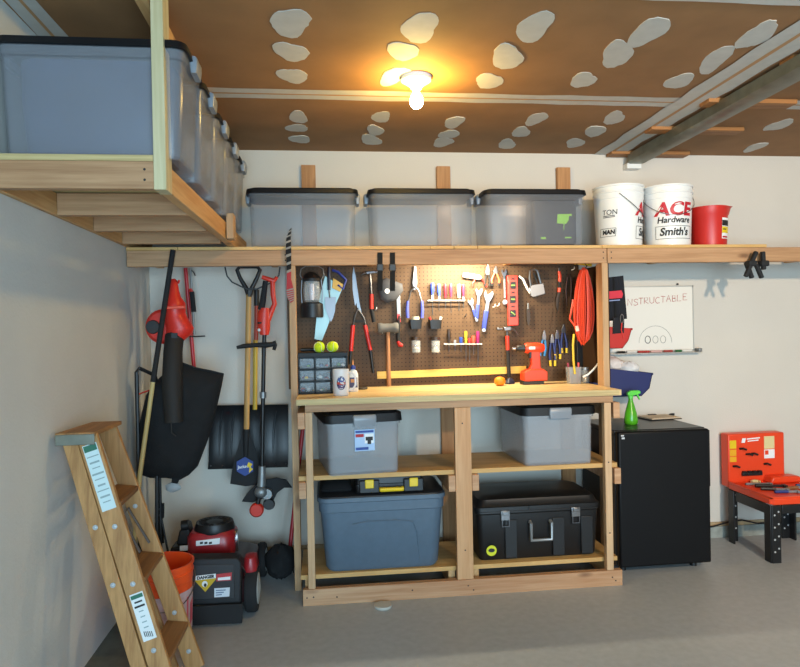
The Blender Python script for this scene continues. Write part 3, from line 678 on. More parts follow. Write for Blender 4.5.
# hand saw
S = Px(YP - 0.012)
t = hung('hand_saw', 'hand saw with blue and yellow handle and a wide pale blade', 'saw', 330, 280)
BLADE = mat('saw_blade', '#7f908d', .4, .7)
MB().slab(S.many([(325, 276), (343, 287), (335, 306), (327, 328), (322, 340.5), (314.5, 339), (316.5, 318), (319, 300)]), .0015).build('blade', BLADE, t)
MB().tube(S.many([(332, 270), (338, 272), (346, 280), (343, 289), (338, 285)], -.002), .011, 8, flat=.8).build('handle', mat('saw_blue', '#273a8c', .45), t)
MB().slab(S.many([(333, 278), (344, 285), (340, 292), (332, 288)], -.008), .014).build('handle_inlay', mat('saw_yellow', '#d2a441', .5), t, bevel=.002)
# trowel
t = hung('trowel', 'garden trowel with dark handle hanging in front of the saw blade', 'trowel', 329, 268, Y=YP - .035)
S2 = Px(YP - 0.035)
MB().tube(S2.many([(329, 267), (329, 272), (329, 290)]), [.009, .011, .010], 10).build('handle', mat('trowel_navy', '#1f2438', .5), t)
MB().tube(S2.many([(329, 289), (329.5, 294), (330, 298)]), .004, 8, closed=False).build('shank', STEEL, t)
q = MB(); pts = [(325, 297), (336, 297), (335, 311), (333, 318), (331, 322), (328, 316), (325, 308)]
q.loft([[S2(x, y, -.004 + .006 * abs(x - 330.5) / 5.5) for x, y in pts], [S2(x, y, -.002 + .006 * abs(x - 330.5) / 5.5) for x, y in pts]]); q.build('blade', STEEL, t)
# hedge shears
t = hung('hedge_shears', 'long hedge shears with red grips and closed steel blades', 'shears', 358, 318)
MB().slab(PG.many([(353.5, 266), (355.5, 275), (359.5, 303), (362, 314), (357.5, 309), (355.5, 295), (353.5, 275)]), .003).build('blade', STEEL, t)
MB().slab(PG.many([(353.5, 266), (354.6, 278), (357, 302), (355, 306), (352.6, 290), (352.4, 275)], -.004), .003).build('blade', STEEL, t)
MB().tube(PG.many([(359, 310), (364, 318), (366, 326)]), .006, 8).build('shank', STEEL, t)
MB().tube(PG.many([(358, 308), (355, 316), (353, 326)]), .006, 8).build('shank', STEEL, t)
MB().bar(PG(354, 321), PG(364, 321), .016, .01).build('cross_stop', BLKM, t)
for a, b, c in (((353, 325), (351, 351), (350, 364)), ((365, 325), (370.5, 350), (373.5, 373))):
    MB().tube(PG.many([a, b]), [.013, .0125], 10).build('grip', REDP, t)
    MB().tube(PG.many([b, c]), [.0105, .0095], 10).build('handle_end', BLK, t)
# small claw hammer
def hammer(name, label, head, grip, tip, Y, tool=None, grp=None, redm=TOOLR):
    P_ = Px(Y); t = hung(name, label, 'hammer', *head, Y=Y, group=grp); hx, hy = head
    MB().tube(P_.many([(hx, hy + 1), grip]), .008, 8).build('neck', BLKM if tool is None else STEEL, t)
    MB().tube(P_.many([grip, tool or ((grip[0] + tip[0]) / 2, (grip[1] + tip[1]) / 2)]), .0125, 10).build('grip', redm, t)
    MB().tube(P_.many([tool or ((grip[0] + tip[0]) / 2, (grip[1] + tip[1]) / 2), tip]), [.012, .013], 10).build('handle_end', BLKR, t)
    return t, P_
t, P_ = hammer('claw_hammer', 'small claw hammer with black and red handle right of the hedge shears', (370, 273), (371.5, 294), (374, 322), YP - .03, (371.5, 309))
MB().bar(P_(366, 273), P_(376, 272), .02, .02).build('head', STEEL, t, bevel=.004)
MB().lathe([(.001, -.012), (.013, -.012), (.014, 0), (.009, .006), (.008, .016), (.001, .016)], 14, 0, P_(377, 272), 'x').build('striking_face', STEEL, t)
MB().tube(P_.many([(367, 272.5), (364, 273), (361, 275)]), [.010, .008, .003], 8).build('claw', STEEL, t)
# webbing straps over the beam and the tool pouch
for i, x in enumerate((380, 392.5)):
    B_ = Px(-0.408); t = hung('webbing_strap', ('black webbing strap hanging over the beam, nearer the hedge shears', 'black webbing strap hanging over the beam, nearer the blue-handled cutters')[i], 'strap', x, 253, 'black straps on the beam', -0.408)
    MB().bar(B_(x, 252.5), B_(x, 291), .030, .007).build('webbing', BLKF, t, bevel=.002)
    MB().bar(B_(x, 264), B_(x, 271), .037, .014).build('buckle', BLK, t, bevel=.003)
t = hung('tool_pouch', 'dark grey tool pouch with a round white mark behind the two black straps', 'pouch', 390, 290)
q = MB(); q.pillow(PG.many([(379, 281), (386, 278), (402, 284), (403, 291), (396, 300), (386, 303), (380, 299), (378, 290)], -.02), .05); q.build('pouch', mat('pouch_grey', '#45464a', .7), t)
MB().lathe([(.001, 0), (.016, 0), (.016, .003), (.001, .003)], 16, 0, PG(386.5, 291.5, -.047), 'y').build('round_badge', WHITEP, t)
t = hung('pruning_saw', 'long grey tool with red tipped handle hanging below the pouch', 'saw', 397, 293, Y=YP - .02)
MB().bar(PG(398, 295), PG(399, 318), .026, .014).build('shaft', GREYM, t, bevel=.003)
MB().tube(PG.many([(399, 316), (398.5, 328), (398, 338), (400, 345)]), [.012, .012, .013, .012], 10).build('handle', BLKR, t)
MB().tube(PG.many([(398.2, 341), (400, 345), (402.5, 345.5)]), [.013, .014, .011], 10).build('handle_tip', REDP, t)
MB().bar(PG(398.3, 314), PG(399.3, 322), .018, .018).build('collar', REDP, t)
# rubber mallet
t = hung('mallet', 'rubber mallet with grey head and long wooden handle', 'mallet', 388, 328, Y=YP - .05)
M_ = Px(YP - .05); c = M_(388, 328)
MB().lathe([(.001, -.066), (.030, -.066), (.034, -.058), (.034, -.04), (.029, -.03), (.029, .03), (.034, .04), (.034, .058), (.03, .066), (.001, .066)], 20, 0, c, 'x').build('head', mat('grey_rubber', '#5b5a57', .8), t)
MB().tube(M_.many([(388, 330), (388, 345), (388.5, 370), (389, 386)]), [.013, .012, .014, .0145], 10).build('handle', wood('mallet_handle', '#a5744c', '#7d5234', 'z', knots=False), t)
# long-reach cutters with blue grips
t = hung('long_pliers', 'long-handled pliers with blue grips hanging at the bright middle of the pegboard', 'pliers', 415, 290)
MB().slab(PG.many([(414, 266), (416.5, 266), (417.5, 284), (416, 290), (413, 290), (412.3, 283)]), .010).build('jaws', STEEL, t, bevel=.002)
MB().lathe([(.001, -.008), (.012, -.008), (.012, .004), (.001, .004)], 14, 0, PG(414.8, 285), 'y').build('pivot', STEEL, t)
for sx in (-1, 1):
    MB().tube(PG.many([(414.8 - sx * 1.2, 285), (414.8 + sx * 4, 291), (414.8 + sx * 7, 303)]), [.006, .0055, .006], 8).build('arm', STEEL, t)
    MB().tube(PG.many([(414.8 + sx * 7, 301), (414.8 + sx * 7.6, 310), (414.8 + sx * 7.2, 318)]), [.009, .0115, .011], 10).build('grip', mat('periwinkle_grip', '#4a54b0', .4), t)
# hanging pocket cups and glass jars
for i, x in enumerate((415.5, 435)):
    t = hung('pocket_cup', ('black pocket cup on the pegboard holding a pale roll of tape', 'black pocket cup on the pegboard with red and white odds sticking out')[i], 'cup', x, 324, 'black pocket cups', YP - .04)
    c = at(x, 324, Y=YP - .04)
    q = MB(); q.rbox([(.034, .024, .006, -.032), (.042, .032, .007, .028), (.039, .029, .006, .028), (.031, .021, .005, -.028)], 0, c); q.build('cup', BLK, t)
    if i == 0:
        o = MB().lathe([(.012, 0), (.025, 0), (.025, .03), (.012, .03)], 20).build('tape_roll', mat('tape_cream', '#ddd2b0', .6), local=True); o.location = c + Vector((0, 0, .017)); tag(o, 'pale roll of tape sitting in the black pocket cup', 'tape')
    else:
        for dx, m_, lb in ((-.026, REDP, 'red stub sticking out of the pocket cup'), (.03, WHITE, 'white stub sticking out of the pocket cup')):
            o = MB().tube([(0, 0, -.02), (dx * .35, 0, .02)], .008, 8).build('marker', m_, local=True); o.location = c + Vector((dx, 0, .025)); tag(o, lb, 'pen')
    t = hung('glass_jar', ('small glass jar with dark lid hanging under the tape cup', 'small glass jar of white bits hanging under the second pocket cup')[i], 'jar', x + .5, 345, 'hanging glass jars', YP - .04)
    c = at(x + .5, 346, Y=YP - .04)
    MB().lathe([(.001, -.044), (.028, -.044), (.03, -.04), (.03, .03), (.026, .04), (.024, .04), (.027, .03), (.027, -.038), (.001, -.04)], 20, 0, c).build('glass', GLASS, t)
    MB().lathe([(.001, .038), (.031, .038), (.031, .058), (.001, .058)], 20, 0, c).build('lid', mat('dark_brown_lid', '#2c2019', .5), t)
    MB().lathe([(.001, -.038), (.025, -.038), (.025, -.015 - .01 * i), (.012, -.005 + .0 * i), (.001, -.003)], 14, 0, c).build('contents', mat('jar_bits', '#8f8f8a', .5, noise=.4, nscale=90), t)
# screwdriver racks and screwdrivers
def rack(label, x0, x1, y, m):
    t = hung('screwdriver_rack', label, 'rack', (x0 + x1) / 2, y, 'screwdriver racks')
    a, b = PG(x0, y), PG(x1, y)
    MB().bar((a.x, YP - .036, a.z), (b.x, YP - .036, b.z), .007, .004, 0, (0, 0, 1)).build('rail', m, t)
    MB().bar((a.x, YP - .012, a.z), (b.x, YP - .012, b.z), .007, .004, 0, (0, 0, 1)).build('rail', m, t)
    for p in (a, b, (a + b) / 2): MB().box(p.x - .003, p.x + .003, YP - .038, YP - .001, p.z - .004, p.z + .004).build('bracket', m, t)
rack('white rail of the upper screwdriver row on the pegboard', 428, 464, 300.5, WHITE)
rack('white rail of the lower screwdriver row on the pegboard', 444.5, 481, 344, WHITE)
def driver(label, x, yt, yh, ytip, color, r=.012, sh=.003, grp=None, shm=STEEL, collar=None):
    t = hung('screwdriver', label, 'screwdriver', x, yh, grp, YP - .024); P_ = Px(YP - .024)
    a, b, c = P_(x, yt), P_(x, yh), P_(x, ytip); h = a.z - b.z
    MB().lathe([(.001, h), (r * .8, h), (r, h * .88), (r, h * .35), (r * .7, h * .2), (r * .75, 0), (.001, 0)], 12, 0, b).build('handle', mat('driver_' + color[1:], color, .35), t)
    MB().tube([b, c], sh, 8).build('shaft', shm, t)
    if collar: MB().tube([b + Vector((0, 0, .003)), b - Vector((0, 0, .03))], r * .55, 8).build('collar', collar, t)
g = 'screwdrivers in the upper rail'
for a in (('blue handled screwdriver at the end of the upper rail near the long pliers', 432.5, 283, 295, 315, '#3546a8', .013), ('blue handled screwdriver, second in the upper rail', 439, 284, 296, 311, '#3b50b8', .012),
          ('dark red handled screwdriver in the upper rail beside the blue pair', 445.5, 284, 298, 309, '#8e2330', .011), ('pinkish red handled screwdriver in the upper rail', 451, 284, 297, 313, '#b02a45', .011),
          ('clear amber handled screwdriver in the upper rail', 459, 284, 298, 311, '#cdb49a', .014), ('purple-red handled screwdriver at the end of the upper rail near the wrenches', 463.5, 284, 297, 308, '#7c2748', .010)):
    driver(*a, grp=g, collar=WHITE if a[1] in (432.5, 439, 463.5) else None)
g = 'screwdrivers in the lower rail'
for a in (('thick black handled screwdriver in the lower rail, next to the glass jar', 449, 329, 343, 352, '#2a211c', .012), ('short grey screwdriver in the lower rail', 455, 340, 346, 351, '#7c828c', .009), ('short blue screwdriver in the lower rail', 461, 337, 345, 352, '#2c4aa0', .011),
          ('long yellow and black screwdriver in the lower rail', 466, 331, 344, 361, '#d8bf2a', .0095), ('coral red screwdriver in the lower rail', 473.5, 336, 345, 355, '#e2503c', .013), ('thin red screwdriver tilted in the lower rail', 469.5, 338, 345, 362, '#c22f3a', .007),
          ('purple handled screwdriver with the longest shaft in the lower rail', 478, 331, 344, 366, '#8a1f5c', .012)):
    driver(*a, grp=g)
# grey tape gun with red trigger
t = hung('caulk_tool', 'pale grey tube tool with red trigger handle above the wrenches', 'tool', 475, 278)
MB().tube(PG.many([(463, 275), (466, 275.5), (479, 277.5), (481, 278)]), [.014, .018, .017, .010], 12).build('tube', mat('pale_grey', '#c9c8c4', .4), t)
MB().tube(PG.many([(481, 278), (484, 281), (487, 287)]), [.008, .007, .006], 8).build('trigger', REDP, t)
MB().tube(PG.many([(475, 279), (473, 283), (472.5, 286)]), [.006, .006, .005], 8).build('hook', REDP, t)
# small pliers
def pliers(name, label, x, yt, yp, yb, spread, gm, wj=2.2, grp=None, lean=0.0, tip=None, Y=None):
    P_ = Px(Y or YP - .022); t = hung(name, label, 'pliers', x, yp, grp, Y)
    MB().slab(P_.many([(x - .5, yt), (x + .8, yt), (x + wj, (yt + yp) / 2 + 2), (x + wj * .8, yp), (x - wj * .8, yp), (x - wj, (yt + yp) / 2 + 2)], -.006), .012).build('jaws', STEEL, t, bevel=.002)
    for s in (-1, 1):
        pa = [(x + s * 1.0 + lean * 0, yp - 1), (x + s * spread + lean * .5, (yp + yb) / 2), (x + s * spread * .8 + lean, yb)]
        MB().tube(P_.many(pa), [.006, .0085, .0075], 8).build('grip', gm, t)
        if tip: MB().tube(P_.many([((pa[1][0] + pa[2][0]) / 2, (pa[1][1] + pa[2][1]) / 2), pa[2]]), [.0088, .008], 8).build('grip_end', tip, t)
    return t
pliers('slip_pliers', 'steel pliers with dark handles hung near the top of the pegboard', 487.5, 264, 275, 286, 2.6, BLKR, grp='pliers at the top of the pegboard')
pliers('lineman_pliers', 'orange and black handled pliers at the top of the pegboard beside the level', 495.5, 266, 274, 286, 4.0, mat('pliers_orange', '#c9542a', .45), grp='pliers at the top of the pegboard', tip=BLKR)
# adjustable wrenches
def wrench(label, hx, hy, bx, by, s):
    t = hung('adjustable_wrench', label, 'wrench', hx, hy, 'adjustable wrenches', YP - .02); P_ = Px(YP - .02)
    d = Vector((bx - hx, by - hy)).normalized(); e = Vector((-d.y, d.x))
    L_ = lambda a, b: P_(hx + d.x * a + e.x * b, hy + d.y * a + e.y * b)
    MB().slab([L_(a * s, b * s) for a, b in ((-6, -3.5), (-2.5, -1.2), (-1.5, 1.5), (-5.5, 3.6), (-1, 5), (3.5, 3.2), (6, 1.9), (6, -1.9), (2, -4), (-3, -5))], .011).build('head', CHROME, t, bevel=.002)
    ln = Vector((bx - hx, by - hy)).length
    MB().bar(L_(4 * s, 0), L_(ln * .5, 0), .024 * s, .009).build('shank', CHROME, t, bevel=.002)
    MB().bar(L_(ln * .42, 0), L_(ln - 2, 0), .031 * s, .015).build('grip', BLUEG, t, bevel=.005)
    MB().lathe([(.006, -.007), (.012 * s, -.007), (.012 * s, .007), (.006, .007)], 14, 0, L_(ln - 1, 0), 'y').build('hanging_ring', CHROME, t)
wrench('small adjustable wrench with blue grip, first of three', 471, 302, 476, 319, .62)
wrench('middle adjustable wrench with blue grip', 479, 292, 476.5, 321, .74)
wrench('largest adjustable wrench with blue grip, closest to the red level', 488.5, 296, 483.5, 331, .98)
t = hung('combination_wrench', 'thin chrome combination wrench hung beside the red level', 'wrench', 504.5, 287)
MB().bar(PG(504, 275), PG(504.7, 298), .009, .006).build('shank', CHROME, t)
MB().slab(PG.many([(502, 268.5), (503.2, 272.5), (504.5, 272.5), (505.5, 268.5), (507, 272), (505.5, 276), (503, 276), (501.5, 272)]), .006).build('open_end', CHROME, t)
MB().lathe([(.008, -.004), (.016, -.004), (.016, .004), (.008, .004)], 16, 0, PG(504.8, 302), 'y').build('ring_end', CHROME, t)
t = hung('red_file', 'thin red handled tool behind the red level edge', 'tool', 507.5, 290, Y=YP - .008); P_ = Px(YP - .008)
MB().tube(P_.many([(506.8, 274), (507, 292)]), .004, 6).build('shaft', STEEL, t)
MB().tube(P_.many([(507, 291), (507, 305)]), .007, 8).build('handle', REDP, t)
# level
t = hung('spirit_level', 'red torpedo level with three dark vial windows', 'level', 512.5, 300, Y=YP - .03); P_ = Px(YP - .03)
LV = mat('level_red', '#e5382c', .4)
MB().bar(P_(512.2, 275.5), P_(513, 325.5), .068, .022).build('body', LV, t, bevel=.003)
for y in (285.5, 299.5, 313.5):
    w_ = MB().bar(P_(512.3, y - 3.6, -.0125), P_(512.4, y + 3.6, -.0125), .040, .003).build('vial_window', BLK, t, bevel=.001)
    MB().tube([P_(510.5, y - (1.5 if y > 310 else 0), -.016), P_(514.3, y + (1.5 if y > 310 else 0), -.016)], .005, 8).build('vial', mat('vial_green', '#7f9a58', .3), w_)
for y in (279, 292.5, 306.5): MB().bar(P_(510.5, y, -.0125), P_(514.2, y, -.0125), .010, .002).build('slot', DARKT, t)
# staple gun
t = hung('staple_gun', 'chrome staple gun hanging to the right of the red level', 'staple gun', 535, 282, Y=YP - .03); P_ = Px(YP - .03)
GUN = mat('dull_chrome', '#85878a', .32, .9)
q = MB()
MB().slab(P_.many([(529, 288), (531, 285), (543, 283), (545, 294), (533, 297.5), (530, 296)], -.014), .028).build('body', GUN, t, bevel=.004)
MB().tube(P_.many([(531, 287), (529.5, 278), (530, 271), (534, 269), (537.5, 271), (541, 284)]), .0085, 8, flat=1.1).build('frame_loop', GUN, t)
MB().tube(P_.many([(519, 276), (523, 279), (527, 288), (530, 293)]), [.006, .008, .008, .006], 8).build('lever', mat('white_lever', '#dedcd4', .4), t)
MB().tube(P_.many([(533, 273), (537, 284)], -.01), .005, 6).build('inner_grip', BLK, t)
t = hung('putty_knife', 'small dark narrow putty knife under the staple gun', 'knife', 528, 305)
MB().tube(PG.many([(528, 303), (528, 309)]), .006, 8).build('handle', GREYM, t)
MB().slab(PG.many([(526.5, 308), (529.7, 308), (530.5, 320), (528.5, 326), (527, 322)]), .004).build('blade', mat('dark_blade', '#3c332c', .5, .4), t)
# snips, hook, dark hanging tool
t = hung('utility_snips', 'slim knife with red and black grip left of the orange cord', 'knife', 558.5, 285)
MB().tube(PG.many([(559, 268), (559, 272)]), .004, 6).build('ring_tip', STEEL, t)
MB().tube(PG.many([(559, 271), (560, 276), (559.5, 282)]), [.009, .012, .011], 10).build('grip', ORNG, t)
MB().tube(PG.many([(559.5, 281), (559.5, 289)]), [.011, .010], 10).build('black_band', BLKR, t)
MB().tube(PG.many([(559.5, 288), (559.2, 292)]), [.012, .011], 10).build('grip_end', ORNG, t)
MB().slab(PG.many([(558, 292), (560.5, 292), (559, 303), (558, 312), (556, 306), (556, 299)]), .004).build('blade', mat('dark_blade', '#3c332c', .5, .4), t)
t = hung('caliper', 'dark brown forked tool hanging between the slim knife and the orange cord', 'tool', 568, 295)
for a in ([(567.5, 277), (566, 290), (567, 306)], [(571, 277), (571.5, 290), (570, 304)]): MB().tube(PG.many(a), [.006, .008, .003], 8).build('arm', mat('dark_bronze', '#3a2723', .5, .3), t)
MB().tube(PG.many([(567.5, 278), (569.3, 275.5), (571, 278)]), .006, 8).build('joint', mat('dark_bronze', '#3a2723', .5, .3), t)
for i, (x, y, lb) in enumerate(((375.5, 310, 'white peg hook on the pegboard above the mallet head'), (382, 333, 'white peg hook holding the mallet head, near the small claw hammer'), (394.5, 333, 'white peg hook holding the mallet head, near the pocket cups'), (493, 307, 'peg hook pair under the largest wrench, inner one'), (497, 306, 'peg hook under the wrenches, next to the red level'), (571.5, 270, 'white peg hook near the top of the orange cord'), (464, 317, 'single peg hook below the upper screwdriver rail'))):
    c = at(x, y, Y=YP)
    o = MB().tube([(0, 0, 0), (0, -.03, 0), (.004, -.04, .006), (.004, -.042, .018)], .0032, 6).build('peg_hook', WHITE if i < 6 else STEEL, local=True); o.location = c; tag(o, lb, 'hook', 'peg hooks')
# big claw hammer
t, P_ = hammer('claw_hammer', 'large claw hammer with red neck and black grip hung left of the drill', (507, 330), (507.3, 336), (509, 377), YP - .035, (507.8, 350))
MB().bar(P_(503.5, 329), P_(511, 328.5), .028, .026).build('head', STEEL, t, bevel=.005)
MB().lathe([(.001, -.02), (.013, -.02), (.014, -.008), (.009, -.004), (.009, .015), (.001, .015)], 14, 0, P_(500, 329), 'x').build('striking_face', STEEL, t)
for dy in (-.008, .008): MB().tube(P_.many([(510, 328.5), (514, 330), (518, 335)], dy), [.009, .007, .002], 8).build('claw', STEEL, t)
# blue and yellow pliers row
YT = mat('yellow_tip', '#d8b32a', .45); NB = mat('navy_grip', '#242f63', .45)
pliers('cutters', 'light blue handled cutters nearest the cordless drill', 544, 330, 340, 356, 2.6, mat('sky_blue_grip', '#2f72a8', .45), grp='pliers above the drill', lean=-1.5)
for i, (x, y0, lb) in enumerate(((552, 334, 'navy and yellow pliers, first after the light blue cutters'), (557, 330, 'navy and yellow pliers in the middle of the row'), (563.5, 324, 'navy and yellow pliers nearest the orange cord'))):
    pliers('pliers', lb, x, y0, y0 + 9 , y0 + 29 + (3 if i == 0 else 0), 2.8, NB, grp='pliers above the drill', lean=1.0, tip=YT)
# yellow wooden straightedge
t = hung('wooden_rule', 'long yellow wooden rule fixed along the lower pegboard', 'rule', 451, 371)
a, b = at(377, 375.3, Y=YP - .008), at(526, 369.5, Y=YP - .008)
MB().bar((a.x, YP - .008, a.z), (b.x, YP - .008, b.z), .046, .012).build('strip', wood('yellow_rule', '#dcb860', '#cda246', 'x', knots=False), t, bevel=.001)
# orange cord hank
t = hung('extension_cord', 'thick hank of orange extension cord hung beside the right post', 'cord', 583, 268, Y=-.20)
CORD = mat('cord_orange', '#dd4320', .5); P_ = Px(-.20)
q = MB(); pts = []
for k in range(27):
    w_ = (k % 9 + 1.2) / 10; dz = random.uniform(-3, 3); dy = random.uniform(-.045, .045); ox = random.uniform(-2.0, 2.0)
    for j in range(16):
        a = 2 * PI * j / 16; c, s = math.cos(a), math.sin(a)
        fx = (0.55 + 0.45 * (0.5 - 0.5 * c)) * 12.5 * w_ * s; fy = 305 - 37 * c * (1 + .0 * w_) + dz * (0.5 - .5 * c)
        pts.append(P_(583.5 + fx + ox * (.5 - .5 * c), fy, dy * (.4 + .6 * abs(s)) ))
q.tube(pts, .0052, 6); q.build('cord_coil', CORD, t)
q = MB(); wr = []
for k in range(4):
    for j in range(10):
        a = 2 * PI * j / 10; wr.append(P_(583 + 11.5 * math.cos(a), 331 + k * 1.6 + 1.2 * math.sin(a), .05 * math.sin(a)))
q.tube([P_(572, 300, -.02), P_(569.5, 312, -.03), P_(568.5, 319, -.02), P_(573, 326, -.03), P_(577, 334, -.03)], .006, 6); q.build('loose_loop', CORD, t)
q = MB(); q.tube([P_(574.5, 326, -.03), P_(576, 331, -.03)], .012, 8); q.build('plug', mat('plug_cream', '#d8c7b4', .5), t)
MB().tube([P_(576.5, 264), P_(583, 261.5), P_(587, 266), P_(584, 270)], .004, 6).build('hanging_tie', mat('tie_dark', '#3a1d14', .6), t)
t = hung('yellow_bracket', 'yellow painted bracket above the orange cord under the shelf', 'bracket', 581, 264, Y=-.10); B_ = Px(-.10)
MB().slab(B_.many([(570, 262), (592, 262), (592, 266.5), (586, 265.5), (576, 264)]), .02).build('plate', mat('bracket_yellow', '#e0b81e', .45), t, bevel=.002)
MB().tube(B_.many([(588.5, 264.2), (588.6, 264.3)], -.001), .006, 8).build('bolt', DARKT, t)
# power strip, yellow cord, white cord
t = hung('power_strip', 'black power strip with plugged-in adapter under the orange cord', 'power strip', 580, 360, Y=YP - .02); P_ = Px(YP - .02)
MB().bar(P_(580, 340), P_(580, 381), .055, .035).build('strip_body', BLK, t, bevel=.004)
MB().bar(P_(585.5, 342), P_(585.5, 351), .05, .05).build('adapter', mat('adapter_grey', '#3c3f45', .5), t, bevel=.004)
MB().tube([P_(585, 358, -.04), P_(586, 365, -.05), P_(585, 371, -.045)], [.016, .022, .012], 10).build('pink_plug', mat('pink_plug', '#d8b0b0', .5), t)
o = MB().tube([(0, 0, 0), *(at(x, y, Y=-.20) - at(574, 334, Y=-.20) for x, y in ((573, 345), (573.5, 360), (575, 374)))], .007, 8).build('yellow_cable', mat('cable_yellow', '#d6b42c', .5), local=True)
o.location = at(574, 334, Y=-.20); tag(o, 'yellow cable dropping from the orange cord towards the pen cup', 'cable')
b0 = at(583, 377, Y=-.24)
o = MB().tube([at(x, y, Y=-.24) - b0 for x, y in ((583, 377), (588, 374.5), (593, 370), (598, 364), (603, 359))], .006, 8).build('white_cable', WHITE, local=True)
o.location = b0; tag(o, 'white cable curving from the pen cup to the right post', 'cable')

# ------------------------------------------------------------------ right wall area
t = thing('clamp', '', 'clamp', at(750, 262, Y=-.43)); t['label'] = 'black spring clamp clipped to the shelf beam, tilted one nearer the buckets'
CB = Px(-.43)
def clamp(t, arms):
    for i, (a, b) in enumerate(arms): MB().bar(CB(*a, -.02 + .03 * i), CB(*b, -.02 + .03 * i), .022, .026).build('handle', BLKM, t, bevel=.005)
    a, b = arms[0]; MB().bar(CB((a[0] + b[0]) / 2 + 1, 261, -.012), CB((a[0] + b[0]) / 2 + 1, 266.5, -.012), .05, .05).build('jaw_hinge', BLKM, t, bevel=.006)
clamp(t, (((754, 252), (743.5, 277)), ((747, 262), (753, 278))))
t = thing('clamp', 'black spring clamp clipped to the shelf beam, upright one farther from the buckets', 'clamp', at(759, 262, Y=-.43))
clamp(t, (((760.5, 252), (761.5, 270)), ((757, 264), (763, 278))))
t['group'] = 'spring clamps on the beam'

# whiteboard
t = thing('whiteboard', 'whiteboard on the back wall with red handwriting and a marker tray', 'whiteboard', (2.23, YW - .01, 1.29))
yb = YW - .012
WBX0, WBX1, WBZ0, WBZ1 = 1.90, 2.525, 1.292, 1.738
MB().box(WBX0, WBX1, yb, YW - .001, WBZ0, WBZ1).build('panel', mat('whiteboard_white', '#e8e2d6', .3), t)
ALU = mat('aluminium', '#c9c7c0', .4, .6)
q = MB(); q.box(WBX0, WBX1, yb - .004, yb, WBZ1 - .008, WBZ1); q.box(WBX0, WBX1, yb - .004, yb, WBZ0, WBZ0 + .008); q.box(WBX1 - .008, WBX1, yb - .004, yb, WBZ0, WBZ1); q.box(WBX0, WBX0 + .008, yb - .004, yb, WBZ0, WBZ1)
q.build('frame', ALU, t)
MB().box(WBX0, WBX1 + .03, yb - .05, yb, WBZ0 - .016, WBZ0 - .008).build('marker_tray', ALU, t, bevel=.002)
MB().box(WBX1 + .005, WBX1 + .03, yb - .05, yb - .0, WBZ0 - .008, WBZ0 + .016).build('tray_end', GREYM, t, bevel=.004)
MB().lathe([(.001, 0), (.006, 0), (.006, .01), (.001, .01)], 10, 0, (2.41, yb - .01, WBZ1 + .01), 'y').build('mounting_pin', DARKT, t)
INK = mat('red_ink', '#b4503f', .6); INKG = mat('grey_ink', '#8c8880', .6); INKB = mat('black_ink', '#3a3a3c', .6)
GL = {'I': [[(0.5, 0), (.5, 1)]], 'N': [[(0, 0), (0.05, 1), (.9, 0), (1, 1)]], 'S': [[(1, .9), (.6, 1), (.1, .85), (.2, .6), (.8, .45), (.9, .15), (.4, 0), (0, .1)]], 'T': [[(0, 1), (1, .97)], [(.5, .98), (.45, 0)]],
      'R': [[(.05, 0), (.1, 1), (.8, .95), (.85, .6), (.1, .5), (.95, 0)]], 'U': [[(0, 1), (.05, .2), (.4, 0), (.9, .15), (1, 1)]], 'C': [[(.95, .85), (.5, 1), (.1, .7), (.05, .3), (.4, 0), (.95, .12)]],
      'A': [[(0, 0), (.5, 1), (1, 0)], [(.2, .4), (.8, .42)]], 'B': [[(.1, 0), (.1, 1), (.75, .9), (.7, .58), (.1, .52), (.85, .45), (.85, .1), (.1, 0)]], 'L': [[(.1, 1), (.05, 0), (.9, .03)]], 'E': [[(.9, 1), (.1, .97), (.08, 0), (.95, .02)], [(.1, .5), (.7, .52)]]}
word = 'INSTRUCTABLE'; xs = 2.012; hz = .043
for i, ch in enumerate(word):
    q = MB(); w_ = .032; x0 = xs + i * .0395 + random.uniform(-.003, .003); z0 = 1.600 + i * .0034 + random.uniform(-.004, .004)
    for st in GL[ch]: q.tube([(x0 + a * w_, yb - .001, z0 + b * hz * random.uniform(.95, 1.05)) for a, b in st], .0019, 5, flat=1)
    q.build('handwritten_letter', INK, t)
for k, x in enumerate((2.19, 2.245, 2.30)):
    MB().tube([(x + .019 * math.cos(2 * PI * i / 16), yb - .001, 1.372 + .025 * math.sin(2 * PI * i / 16)) for i in range(16)], .0026 if k == 0 else .0018, 5, closed=True).build('drawn_ring', INKB if k == 0 else INKG, t)
MB().tube([(2.245 + .118 * math.cos(PI * i / 18), yb - .0008, 1.35 + .115 * math.sin(PI * i / 18)) for i in range(19)], .0013, 5).build('drawn_arc', INKG, t)
for i, (x, L_, c, lb) in enumerate(((1.985, .05, '#22221f', 'black marker lying in the whiteboard tray'), (2.06, .07, '#d8d2c8', 'white marker in the tray next to the black one'), (2.145, .08, '#b03a34', 'red marker in the whiteboard tray'), (2.235, .08, '#d6a9a0', 'pale pink capped marker in the middle of the tray'),
                                    (2.32, .06, '#a8473f', 'dull red marker in the tray beside the green one'), (2.395, .04, '#2f6a3c', 'green marker in the whiteboard tray'), (2.455, .07, '#e0ddd4', 'cream marker at the tray end by the grey stop'))):
    m_ = thing('marker', lb, 'pen', (x, yb - .028, WBZ0 - .0078), 'markers in the whiteboard tray')
    MB().tube([(-L_ / 2, 0, .008), (L_ / 2 - .02, 0, .008)], .0075, 8).build('barrel', mat('ink_' + c[1:], c, .4), m_, local=True)
    MB().tube([(L_ / 2 - .02, 0, .008), (L_ / 2, 0, .008)], .0079, 8).build('cap', mat('ink_' + c[1:], c, .4), m_, local=True)

